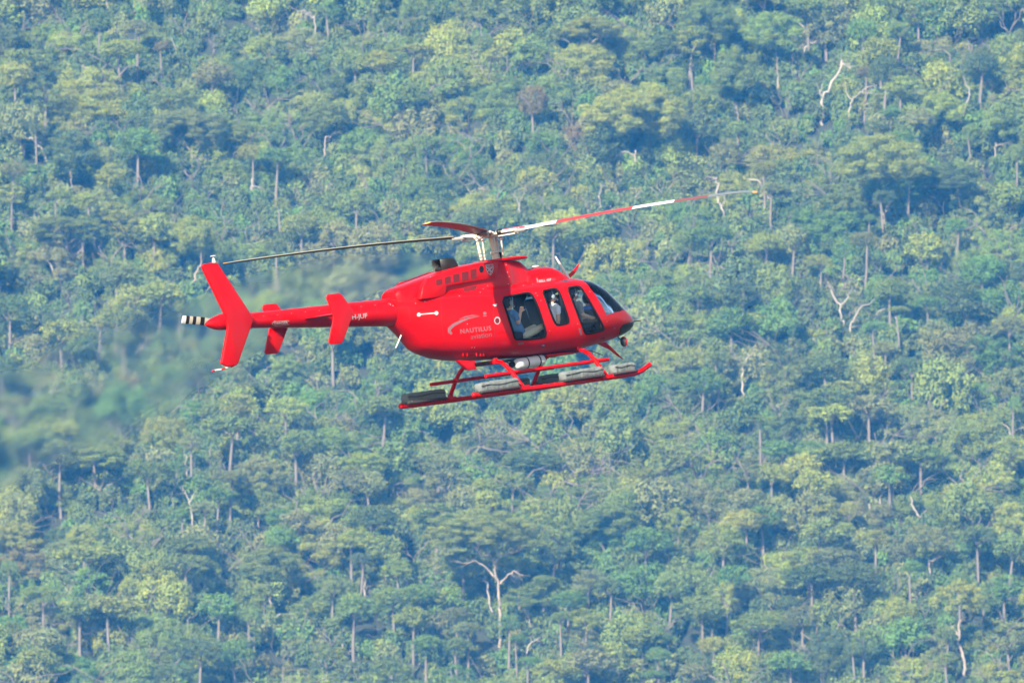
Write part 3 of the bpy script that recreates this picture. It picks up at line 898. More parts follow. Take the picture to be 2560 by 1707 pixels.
MB().tube([(.075, 0, -.52), (.055, 0, -.36), (.055, 0, -.35), (.05, 0, -.31), (.048, 0, -.30), (.02, 0, -.13), (.0, 0, .02)], [.085, .07, .095, .09, .055, .05, .06], 16).build('mast', M['cream'], mr_)
MB().ell((0, 0, .0), (.16, .16, .045)).ell((0, 0, .045), (.09, .09, .03)).build('rotor_hub', M['cream'], mr_)
MB().tube([(.16, -.03, -.50), (.15, -.03, -.42), (.12, -.02, -.33)], [.075, .05, .03], 10).build('swashplate_boot', M['black'], mr_)

# ------------------------------------------------------------------ people in the cabin
def figure(label, bones, voxel=.009):
    """bones: (a, b, ra, rb, material); one continuous skin over all of them"""
    mb = MB()
    used = []
    for a, b, ra, rb, m in bones:
        if (a - b).length < 1e-4: mb.ell(a, (ra, rb, ra) if not hasattr(ra, '__len__') else ra, 16, 10)
        else:
            t = (b - a).normalized()
            mb.tube([a - t * ra * .6, a - t * ra * .25, a, b, b + t * rb * .25, b + t * rb * .6], [ra * .5, ra * .92, ra, rb, rb * .92, rb * .5], 12)
        if m not in used: used.append(m)
    o = mk('person', mb.v, mb.f, M[used[0]], None)
    bm = bmesh.new(); bm.from_mesh(o.data); bmesh.ops.recalc_face_normals(bm, faces=bm.faces); bm.to_mesh(o.data); bm.free()
    rm = o.modifiers.new('r', 'REMESH'); rm.mode = 'VOXEL'; rm.voxel_size = voxel
    s_ = o.modifiers.new('s', 'SMOOTH'); s_.iterations = 4; s_.factor = .5
    bpy.context.view_layer.update()
    me = eval_mesh(o)
    bpy.data.objects.remove(o)
    me.materials.clear()
    for m in used: me.materials.append(M[m])
    n = len(me.polygons)
    co = np.zeros(n * 3, np.float32); me.polygons.foreach_get('center', co); co = co.reshape(-1, 3)
    best = np.full(n, 1e9); idx = np.zeros(n, np.int32)
    for a, b, ra, rb, m in bones:
        A, B = np.array(a), np.array(b)
        d = B - A; L2 = max(1e-9, float(d @ d))
        t = np.clip(((co - A) @ d) / L2, 0, 1)
        rr = max(ra) if hasattr(ra, '__len__') else ra + (rb - ra) * t
        dist = np.linalg.norm(co - A - t[:, None] * d, axis=1) - rr
        k = dist < best
        best[k] = dist[k]; idx[k] = used.index(m)
    me.polygons.foreach_set('material_index', idx)
    me.polygons.foreach_set('use_smooth', [True] * n)
    p = bpy.data.objects.new('person', me); col.objects.link(p)
    p.matrix_world = HW
    tag(p, label, 'person', None)
    return p
V3 = Vector
def face_bones(h, yaw=0.0, sc=1.0):
    R3 = Matrix.Rotation(yaw, 3, 'Z')
    f = lambda x, y, z: h + R3 @ (V3((x, y, z)) * sc)
    b = [(f(0, 0, .02), f(0, 0, .02), (.098 * sc, .078 * sc, .112 * sc), 0, 'skin'), (f(.035, 0, -.05), f(.045, 0, -.075), .058 * sc, .045 * sc, 'skin'),
         (f(.098, 0, -.005), f(.112, 0, -.03), .012 * sc, .016 * sc, 'skin'), (f(.085, 0, -.065), f(.085, .015, -.065), .014 * sc, .012 * sc, 'skin'),
         (f(-.005, .078, -.01), f(-.012, .086, .02), .014 * sc, .018 * sc, 'skin'), (f(-.005, -.078, -.01), f(-.012, -.086, .02), .014 * sc, .018 * sc, 'skin')]
    return b, f, R3
def hand_bones(w, tip_dir, side, curl=.5):
    """palm at w with five fingers"""
    t = tip_dir.normalized(); s = side.normalized(); n = t.cross(s)
    out = [(w, w + t * .075, .030, .034, 'skin'), (w + s * .016, w + t * .08 + s * .024, .018, .016, 'skin'), (w - s * .016, w + t * .078 - s * .024, .018, .016, 'skin')]
    for i, (o_, L) in enumerate([(.030, .066), (.010, .078), (-.011, .072), (-.031, .056)]):
        k = w + t * .085 + s * o_
        m = k + t * L * .5 + n * L * .18 * curl
        e = m + t * L * .25 + n * L * .5 * curl
        out += [(k, m, .0095, .009, 'skin'), (m, e, .009, .008, 'skin')]
    k = w + t * .025 + s * .034
    out += [(k, k + s * .03 + t * .03, .012, .011, 'skin'), (k + s * .03 + t * .03, k + s * .035 + t * .062 + n * .012, .010, .009, 'skin')]
    return out
def head_gear(p, h, f, R3, glasses=True, headset=True, hair='hair', cap=False):
    def shell(r, zmin, xmax, name, m, th=1.0):
        mb = MB(); N, Mm = 20, 10
        v = []; fc = []
        for i in range(Mm + 1):
            t = math.pi * i / Mm
            for k in range(N):
                a = 2 * math.pi * k / N
                v.append(V3((r[0] * math.sin(t) * math.cos(a), r[1] * math.sin(t) * math.sin(a), r[2] * math.cos(t))))
        for i in range(Mm):
            for k in range(N):
                q = (i * N + k, (i + 1) * N + k, (i + 1) * N + (k + 1) % N, i * N + (k + 1) % N)
                c = sum((v[j] for j in q), V3()) / 4
                if c.z > zmin(c.x) : fc.append(q)
        o = mk(name, [f(*q) + V3((0, 0, .02)) for q in v], fc, M[m], p)
        so = o.modifiers.new('s', 'SOLIDIFY'); so.thickness = .012; so.offset = 1
        return o
    if hair: shell((.108, .088, .118), (lambda x: .045 if x > .02 else (-.045 if x > -.04 else -.085)), 0, 'cap' if cap else 'hair', 'blackpaint' if cap else hair)
    if cap:
        mb = MB().box(f(.15, 0, .075), (.13, .15, .012), R3 @ Matrix.Rotation(R_(10), 3, 'Y')); mb.build('cap_visor', M['blackpaint'], p, bevel=.005)
    if glasses:
        mb = MB()
        for s in (-1, 1):
            mb.box(f(.094, s * .034, .012), (.012, .052, .036), R3)
            mb.box(f(.045, s * .082, .02), (.10, .006, .010), R3)
        mb.box(f(.102, 0, .02), (.008, .03, .008), R3)
        mb.build('sunglasses', M['mirror'], p, bevel=.003)
    if headset:
        hs = MB()
        hs.tube([f(-.01, .1 * math.cos(a), .035 + .118 * math.sin(a)) for a in np.linspace(0, math.pi, 14)], .010, 6)
        for s in (-1, 1): hs.ell(f(-.008, s * .098, .0), (.042, .024, .05), rot=R3)
        hs.tube([f(.01, -.11, -.03), f(.06, -.10, -.07), f(.105, -.04, -.075)], .006, 6).ell(f(.108, -.03, -.075), (.014, .016, .014))
        hs.build('headset', M['greytrim'], p)

# man in the rear seat, forearm raised
hd = un(*C6(212, 545), -.49)
pel = V3((hd.x + .20, -.45, hd.z - .66))
nk = hd + V3((-.02, 0, -.12)); ch0 = hd + V3((.01, 0, -.26)); bl0 = pel.lerp(ch0, .35)
shn, shf = ch0 + V3((-.01, -.16, .04)), ch0 + V3((-.01, .19, .04))
el = un(*C6(385, 880), -.665); wr = un(*C6(425, 690), -.64); hn = un(*C6(440, 640), -.63)
fb, f1, R1 = face_bones(hd, R_(4))
kn = un(*C6(815, 945), -.58)
B = fb + [(nk, ch0 + V3((0, 0, .06)), .052, .06, 'skin'), (ch0, bl0, .15, .145, 'blueshirt'), (shn + V3((0, .06, 0)), shf - V3((0, .06, 0)), .10, .10, 'blueshirt'), (bl0, pel, .145, .15, 'blueshirt'),
          (shn, shn.lerp(el, .55), .066, .056, 'blueshirt'), (shn.lerp(el, .5), el, .046, .042, 'skin'), (el, wr, .042, .029, 'skin'),
          (shf, shf + V3((.12, .02, -.26)), .064, .05, 'blueshirt'), (shf + V3((.12, .02, -.26)), shf + V3((.36, -.06, -.34)), .042, .03, 'skin'),
          (pel + V3((.02, -.09, .0)), kn + V3((0, .0, .0)), .088, .068, 'khaki'), (kn, kn + V3((.02, 0, -.27)), .06, .045, 'khaki'), (kn + V3((.02, 0, -.28)), kn + V3((.14, 0, -.30)), .04, .03, 'darktrouser'),
          (pel + V3((.02, .09, .0)), kn + V3((-.03, .22, .01)), .088, .068, 'khaki'), (kn + V3((-.03, .22, .01)), kn + V3((0, .22, -.27)), .06, .045, 'khaki'), (kn + V3((0, .22, -.28)), kn + V3((.12, .22, -.30)), .04, .03, 'darktrouser')]
B += hand_bones(wr, hn - wr, V3((.6, -.5, -.2)), .7) + hand_bones(shf + V3((.37, -.06, -.34)), V3((1, -.1, -.1)), V3((0, -1, 0)), .6)
p = figure('person in blue t-shirt and khaki trousers raising a hand at the rear window', B)
head_gear(p, hd, f1, R1)

# woman in white at the middle window
hd = un(*C6(960, 430), -.50)
nk = hd + V3((-.02, 0, -.12)); ch0 = hd + V3((-.01, 0, -.27)); pel = hd + V3((-.05, 0, -.70)); bl0 = pel.lerp(ch0, .35)
shn, shf = ch0 + V3((0, -.17, .05)), ch0 + V3((0, .17, .05))
shn = un(*C6(1065, 610), -.645)
el = un(*C6(1082, 830), -.67)
fb, f1, R1 = face_bones(hd, R_(-12), .96)
B = fb + [(nk, ch0 + V3((0, 0, .06)), .046, .054, 'skin'), (ch0, bl0, .13, .115, 'whiteshirt'), (shn + V3((0, .05, 0)), shf - V3((0, .05, 0)), .085, .085, 'whiteshirt'), (bl0, pel, .115, .14, 'whiteshirt'),
          (shn, shn.lerp(el, .42), .062, .056, 'whiteshirt'), (shn.lerp(el, .38), el, .043, .038, 'skin'), (el, el + V3((-.10, .10, -.20)), .038, .026, 'skin'),
          (shf, shf + V3((-.05, .03, -.25)), .06, .048, 'whiteshirt'), (shf + V3((-.05, .03, -.25)), shf + V3((-.22, -.04, -.36)), .038, .026, 'skin'),
          (pel + V3((0, -.09, 0)), pel + V3((-.40, -.10, .05)), .08, .062, 'darktrouser'), (pel + V3((-.40, -.10, .05)), pel + V3((-.42, -.10, -.22)), .056, .042, 'darktrouser'),
          (pel + V3((0, .09, 0)), pel + V3((-.40, .10, .05)), .08, .062, 'darktrouser'), (pel + V3((-.40, .10, .05)), pel + V3((-.42, .10, -.22)), .056, .042, 'darktrouser')]
B += hand_bones(el + V3((-.10, .10, -.20)), V3((-.5, .5, -.6)), V3((.3, -.2, .0)), .6) + hand_bones(shf + V3((-.22, -.04, -.36)), V3((-1, -.2, -.3)), V3((0, -1, 0)), .6)
p = figure('person in white t-shirt and sunglasses looking out at the middle window', B)
head_gear(p, hd, f1, R1)

# pilot, grey shirt, dark cap and headset
def front_seat(hd, shirt, label, el, hn, near, cap, hair='hair'):
    nk = hd + V3((-.02, 0, -.12)); ch0 = hd + V3((-.03, 0, -.27)); pel = hd + V3((-.06, 0, -.66)); bl0 = pel.lerp(ch0, .35)
    shn, shf = ch0 + V3((.01, -.17, .05)), ch0 + V3((.01, .19, .05))
    fb, f1, R1 = face_bones(hd, R_(3))
    oth_s = shf if near else shn
    s0 = shn if near else shf
    o_el = oth_s + V3((.14, 0, -.26)); o_h = o_el + V3((.24, -.03, -.02))
    B = fb + [(nk, ch0 + V3((0, 0, .06)), .052, .06, 'skin'), (ch0, bl0, .15, .145, shirt), (shn + V3((0, .06, 0)), shf - V3((0, .06, 0)), .10, .10, shirt), (bl0, pel, .145, .15, shirt),
              (s0, s0.lerp(el, .7), .066, .055, shirt), (s0.lerp(el, .66), el, .045, .042, 'skin'), (el, hn, .043, .03, 'skin'),
              (oth_s, oth_s.lerp(o_el, .7), .066, .055, shirt), (oth_s.lerp(o_el, .66), o_el, .045, .042, 'skin'), (o_el, o_h, .042, .03, 'skin')]
    for y in (-.10, .10):
        k = pel + V3((.40, y, .10))
        B += [(pel + V3((.02, y * .9, 0)), k, .088, .066, 'darktrouser'), (k, k + V3((.08, 0, -.20)), .058, .046, 'darktrouser'), (k + V3((.08, 0, -.21)), k + V3((.18, 0, -.22)), .038, .03, 'darktrouser')]
    B += hand_bones(hn, hn - el, V3((.0, -1, .2)), .9) + hand_bones(o_h, o_h - o_el, V3((0, -1, 0)), .9)
    p = figure(label, B)
    head_gear(p, hd, f1, R1, glasses=True, headset=True, hair=hair, cap=cap)
    return p
hd = un(*C6(1335, 385), -.45)
el = un(*C6(1500, 740), -.65)
front_seat(hd, 'greyshirt', 'person in grey shirt and dark cap at the front window nearest the camera', el, el + V3((.24, .06, -.07)), True, True)
hd = un(*C6(1590, 470), .34)
el = un(*C6(1690, 760), .20); hn = un(*C6(1815, 950), .12)
front_seat(hd, 'royal', 'person in royal blue shirt behind the pilot, forearm reaching forward', el, hn, False, False)

# ------------------------------------------------------------------ forest
FS = 2300.0 * PX      # metres per photo pixel at the hillside
TILE = 860.0 / 2247.0
nrng = np.random.default_rng(11)
COLS = {'y': (0.215, 0.258, 0.052), 'g': (0.146, 0.196, 0.050), 'G': (0.115, 0.196, 0.048),
        'd': (0.096, 0.138, 0.046), 'o': (0.168, 0.192, 0.070), 'b': (0.165, 0.145, 0.060)}
CROWNS = [
 (0, 0, TILE, "120 90 280 170 o;440 70 260 140 y;640 160 200 110 g;260 240 280 180 d;150 400 230 140 g;60 270 170 180 d;560 300 420 170 y;530 460 360 160 y;790 340 230 120 y;1080 470 360 200 y;1190 100 220 200 G;900 180 220 130 o;1060 310 140 110 b;1390 220 230 230 o;1700 130 400 240 y;1960 60 330 130 o;2150 60 190 150 G;2060 470 360 260 y;1620 260 220 150 d;1400 510 200 160 o;1780 560 300 200 g;1560 640 250 180 g;1830 690 280 140 d;90 490 200 130 y;300 500 110 120 d;290 620 200 150 g;480 640 280 190 g;760 600 230 170 o;830 750 270 160 d;1130 650 240 130 g;560 780 330 160 d;900 930 220 140 G;1210 850 360 220 o;1490 900 230 200 g;240 850 160 90 d;110 970 240 160 g;470 990 270 200 d;80 1110 220 130 o;720 1150 170 140 y;900 1120 340 220 g;1250 1050 280 150 d;1640 1010 130 110 y;1940 890 180 250 G;1760 880 230 250 d;2150 780 190 160 g;1800 1030 200 110 G;2080 1160 330 130 G;1330 1160 330 160 d;1030 1310 250 140 y;1430 1300 240 150 g;80 1270 150 110 y;160 1360 240 160 G;380 1280 200 110 y;340 1430 300 160 o;560 1310 220 130 y;130 1490 220 150 g;760 1390 170 110 y;810 1480 210 140 y;560 1500 160 140 g;1010 1480 170 140 y;1220 1400 230 200 d;1440 1420 220 150 g;1640 1440 240 140 g;1830 1330 140 110 y;1960 1480 200 120 y;2120 1320 260 200 g;1260 1540 210 90 y;1960 1210 240 150 g"),
 (850, 0, TILE, "150 90 240 160 g;430 90 250 170 g;760 240 390 200 y;930 90 240 170 g;1170 110 250 150 o;1600 110 330 190 y;1900 100 260 160 g;2150 100 220 150 d;480 330 190 60 y;480 450 380 200 y;250 420 220 130 y;90 420 190 150 g;180 200 260 160 d;1050 360 300 130 g;1060 480 330 170 y;1380 390 260 260 g;1640 210 260 100 y;1900 400 310 220 g;2130 300 220 160 g;1530 690 200 200 b;1270 660 150 170 b;1960 780 510 330 y;300 740 290 200 g;740 750 220 150 G;830 850 240 160 G;600 850 200 180 g;280 960 330 170 y;560 950 170 120 g;1350 870 250 230 d;1570 890 240 150 y;1300 1010 220 180 o;1760 1110 270 200 G;2170 1140 220 210 g;930 1110 360 130 y;1190 1140 260 160 g;1410 1130 240 150 g;660 1010 240 160 d;150 1090 250 180 o;250 1240 320 160 g;700 1310 320 130 y;980 1290 250 150 o;1390 1260 230 160 d;1640 1250 240 180 G;330 1370 250 140 g;560 1400 200 150 g;100 1330 170 150 g;1000 1400 200 100 g;1400 1520 200 100 y;1650 1520 260 120 g;1930 1440 250 160 y;30 760 120 160 y;450 640 230 140 g;1810 590 150 100 o"),
 (1700, 0, TILE, "180 200 330 280 g;370 150 140 140 y;60 280 150 150 y;600 90 330 180 g;590 250 300 230 g;850 60 220 120 g;1060 330 310 220 g;360 470 260 240 g;90 430 190 120 d;1200 220 150 150 G;1310 320 180 120 y;1420 210 140 120 g;1560 90 170 150 g;1720 110 260 180 o;1850 260 300 220 g;2020 240 220 200 G;2150 130 200 230 g;1580 450 290 220 g;1450 570 200 120 y;1330 480 160 190 d;680 640 290 190 g;780 410 260 190 g;1000 450 240 180 d;1200 480 140 110 b;1700 730 230 170 y;1560 790 170 130 o;1380 730 190 110 G;2120 530 210 180 o;1960 430 190 150 d;2100 820 190 230 g;1900 870 150 150 g;600 800 240 180 y;370 850 190 150 g;330 980 280 190 y;120 840 180 170 d;170 700 220 150 d;880 850 240 160 y;560 930 230 160 g;1130 850 230 160 o;1300 830 270 120 g;1430 930 200 130 G;1300 1080 440 260 y;950 1000 250 160 g;980 1180 300 150 G;560 1100 220 120 y;230 1130 260 170 y;1060 1370 230 170 g;1730 1180 360 190 d;1980 1080 220 170 g;1500 1190 200 130 G;2080 1380 340 250 g;1760 1060 240 140 o;1560 1440 350 170 G;470 1380 200 180 y;110 1200 230 180 G;330 1490 250 140 g;720 1400 160 130 G;830 1520 190 110 G;600 1230 180 120 o;1240 1430 110 80 G;1330 1290 200 140 d;1800 1480 200 150 G;2190 1000 140 150 g;90 1400 180 200 o"),
 (0, 560, TILE, "110 110 260 220 o;400 60 330 130 g;760 70 250 180 g;1000 60 170 180 y;1270 110 210 220 y;1640 80 250 180 g;1810 150 200 140 g;1990 60 220 150 y;2190 90 150 170 o;620 230 160 230 G;760 320 210 130 o;1110 290 270 220 g;1440 190 150 130 g;1730 340 300 140 y;240 380 210 160 d;460 400 230 160 g;80 460 200 180 y;850 510 190 160 y;1040 460 210 120 y;1170 520 150 150 g;360 530 280 180 g;640 650 160 130 y;320 640 90 90 d;100 720 230 200 g;400 720 200 150 y;60 560 200 150 d;640 560 300 200 d;750 620 170 120 g;330 820 220 150 o;560 850 250 170 o;800 740 170 120 g;330 980 300 180 g;800 990 330 200 o;1200 1000 300 200 G;100 1180 200 180 y;1060 1160 260 220 y;380 1170 270 180 d;750 1210 260 160 g;450 1350 150 110 y;200 1420 230 110 g;400 1500 220 140 g;1330 1190 240 150 g;1540 1190 190 130 y;1400 1010 230 190 g;1680 880 220 170 d;1860 960 130 130 g;2080 950 260 170 G;2090 1120 260 150 g;1870 1210 200 130 y;1760 1280 250 140 y;2000 1260 270 180 g;1500 1330 250 120 g;1640 1500 330 140 g;2150 1430 180 150 g;800 1450 330 150 G;1250 1430 190 140 o;2180 730 150 200 g;1960 780 210 160 d;30 950 120 140 d;620 1440 200 130 g;1950 1450 200 150 g"),
 (0, 0, 1.0884, "850 870 110 70 G;760 930 100 60 g;900 1000 120 70 g;1060 990 130 70 g;1150 1030 150 80 g;1230 980 110 60 y;1330 960 120 70 g;1430 940 110 60 y;1500 1000 130 70 g;1560 900 100 70 y;1620 880 90 70 g;1380 1040 120 70 g;1250 1070 130 60 d;960 1060 100 60 o;880 940 80 50 g;1150 940 100 50 d;1300 580 100 60 y;1420 570 120 70 g;1540 560 110 60 g;1460 640 100 60 y;1560 650 120 80 g;1600 560 120 70 y;1530 730 110 70 y;1560 800 90 70 g"),
 (1700, 560, TILE, "40 120 150 140 g;200 80 240 120 G;250 200 330 150 g;200 340 320 180 y;560 140 170 130 y;730 110 170 160 o;700 230 250 150 o;900 250 130 80 y;860 80 150 150 G;1200 100 220 140 o;1070 170 180 130 G;1060 290 240 140 g;1340 270 200 200 y;1560 330 240 230 g;1620 130 200 170 G;1830 270 220 170 g;1990 300 220 140 G;2100 90 300 180 d;560 430 240 140 G;400 460 200 140 d;880 560 250 190 y;920 690 260 150 o;620 700 320 210 g;700 880 330 200 g;670 1060 370 220 d;330 640 210 140 G;110 480 190 120 g;1100 430 300 170 d;1430 560 180 60 y;1620 520 170 80 G;1380 440 180 130 g;1800 440 240 130 d;2160 520 180 330 y;1870 570 270 120 d;1270 680 230 130 G;1150 800 280 140 G;1320 820 190 140 o;960 920 260 120 g;1040 1080 200 90 y;1300 1030 230 150 o;1640 1090 270 260 o;1500 950 170 130 d;1980 900 220 150 G;2120 840 190 150 G;1720 840 260 180 G;2150 680 190 130 o;1950 1120 210 190 y;2120 1060 220 170 g;150 1030 210 140 G;60 900 130 130 y;250 880 210 110 g;130 1220 320 170 o;520 1280 260 90 y;600 1350 250 140 g;960 1150 260 120 g;1000 1250 220 130 y;1240 1200 240 130 o;1400 1290 290 120 o;1700 1320 220 160 g;880 1380 280 160 g;1200 1350 300 150 d;1950 1450 260 140 y;2150 1480 210 150 y;150 1420 330 180 g;500 1450 290 140 G;850 1510 180 100 y;1130 1460 300 130 o;1560 1510 240 110 g;1390 1500 190 110 o;2190 1190 130 170 G"),
 (0, 1107, TILE, "640 120 320 150 y;350 80 230 170 g;960 80 270 130 g;980 190 220 120 g;1140 180 130 150 G;1620 80 390 170 y;1500 220 270 110 o;1710 250 250 170 o;2080 120 330 150 g;2090 210 300 150 y;2060 370 360 180 y;900 370 450 180 y;850 480 380 150 g;1420 350 170 90 G;1320 430 220 130 o;1180 470 170 110 G;170 480 280 150 b;100 640 240 150 y;450 480 230 150 o;540 610 140 120 y;720 620 240 150 g;560 740 290 110 y;620 830 310 130 y;1250 680 240 110 g;1600 560 230 160 o;1830 500 150 110 G;1830 630 160 130 G;1950 540 200 160 o;1640 720 270 160 g;1780 820 270 170 g;2040 720 220 160 g;2030 840 240 160 g;330 930 280 140 o;270 1010 190 120 g;90 950 240 150 G;1000 840 140 110 y;1230 800 240 120 g;850 950 110 110 y;1000 950 340 160 g;1120 1040 330 150 g;720 1080 250 120 y;540 1110 220 130 g;1520 870 250 170 g;1430 1080 180 150 G;1640 1130 180 160 g;1980 1090 270 150 o;2190 960 150 150 g;2140 1180 250 180 g;460 1240 260 180 G;280 1300 200 130 o;880 1180 260 130 g;1010 1290 260 150 d;240 1410 200 100 y;520 1440 440 170 G;260 1510 370 120 g;1160 1300 220 150 d;1300 1370 200 130 d;1540 1370 160 140 G;1640 1260 200 140 g;1870 1290 280 150 o;1800 1480 320 150 y;2100 1350 280 190 y;2100 1500 280 140 g;60 820 130 150 g;310 1110 250 150 d"),
 (850, 1107, TILE, "170 140 240 120 y;80 60 190 120 g;60 260 170 150 o;340 200 250 140 y;200 290 170 150 o;420 260 230 170 g;640 120 200 140 o;800 120 220 150 o;690 260 220 140 o;940 300 170 110 y;1130 270 200 110 g;1110 410 220 160 G;960 400 180 140 y;1450 320 320 160 y;1590 260 340 180 G;1180 150 200 150 d;1320 130 220 110 d;1610 90 280 150 d;1960 190 330 170 y;1860 390 180 120 g;1760 540 310 180 g;1900 60 330 110 o;2150 80 180 160 g;2200 510 130 140 y;480 590 310 170 g;620 470 250 120 g;230 500 220 130 d;950 620 480 220 y;570 820 240 150 y;190 640 130 100 G;90 650 190 130 y;300 700 180 140 g;130 770 200 150 d;380 840 160 130 g;1420 590 200 150 g;1380 740 150 120 d;1180 790 180 120 g;800 800 200 130 g;1240 1030 230 130 g;1330 900 200 90 g;1100 1170 180 120 G;1500 1020 160 90 G;1610 920 160 140 o;1750 950 150 110 d;1450 1140 180 110 g;1620 1150 170 110 y;1940 950 240 170 y;2000 1040 280 170 G;2000 660 220 150 G;2150 640 170 130 g;350 1020 200 120 g;510 1000 190 110 G;640 1010 160 130 y;270 1140 260 170 y;90 1090 190 150 g;760 1120 240 130 o;830 1220 240 120 o;480 1140 180 100 y;560 1320 150 110 G;770 1320 200 120 g;420 1370 240 140 g;100 1440 220 170 g;340 1500 230 120 g;740 1520 240 100 G;950 1440 280 140 g;1240 1440 210 130 G;1420 1220 280 130 o;1600 1300 190 130 o;1400 1500 200 120 y;1620 1440 230 140 o;1880 1410 240 140 g;2050 1520 230 100 G;1960 1260 200 110 y;2080 1390 190 150 G;1160 1280 140 80 G;2150 960 180 160 g"),
 (1700, 1107, TILE, "180 80 330 160 o;90 180 240 150 d;450 180 170 130 o;620 220 160 140 y;820 170 180 160 y;880 280 200 160 y;650 50 180 110 G;840 60 180 120 G;1180 200 280 170 o;1090 70 240 130 g;1370 220 160 130 G;1560 160 250 170 g;1950 90 330 150 y;1960 220 350 180 g;1390 80 250 130 o;270 440 260 140 g;420 520 190 120 y;270 640 190 170 y;570 680 280 180 o;540 480 180 110 G;960 470 170 190 y;930 600 220 150 g;1080 560 140 110 y;1110 420 130 110 y;1270 620 230 140 y;830 760 240 130 y;1000 760 250 110 o;1150 870 220 130 d;1340 840 230 160 y;1520 820 170 130 G;860 880 270 120 d;660 990 300 150 g;1000 1080 340 170 d;1430 1110 160 130 y;1590 1030 180 190 G;1820 1050 230 180 y;1830 890 160 120 g;1970 1010 120 110 g;2120 940 180 130 G;2080 1090 250 170 y;1680 580 230 150 o;1430 540 220 190 o;1990 470 200 180 o;2180 510 150 170 y;2150 700 180 170 g;1950 620 200 120 d;150 780 200 170 g;340 880 170 130 G;130 1080 220 130 g;290 1020 110 180 y;250 1190 260 170 d;520 1190 260 120 g;780 1140 190 120 o;1530 1250 290 170 y;1220 1270 210 140 g;800 1290 240 140 g;480 1300 260 150 g;220 1320 130 80 y;280 1430 330 140 o;720 1440 200 130 G;850 1500 280 130 g;1250 1480 330 150 y;1560 1380 260 130 o;1730 1260 180 150 g;2070 1300 220 200 y;2160 1270 180 160 o;2030 1450 250 170 G;90 1520 180 120 o;1150 1360 160 140 d;1750 1420 170 140 g"),
]
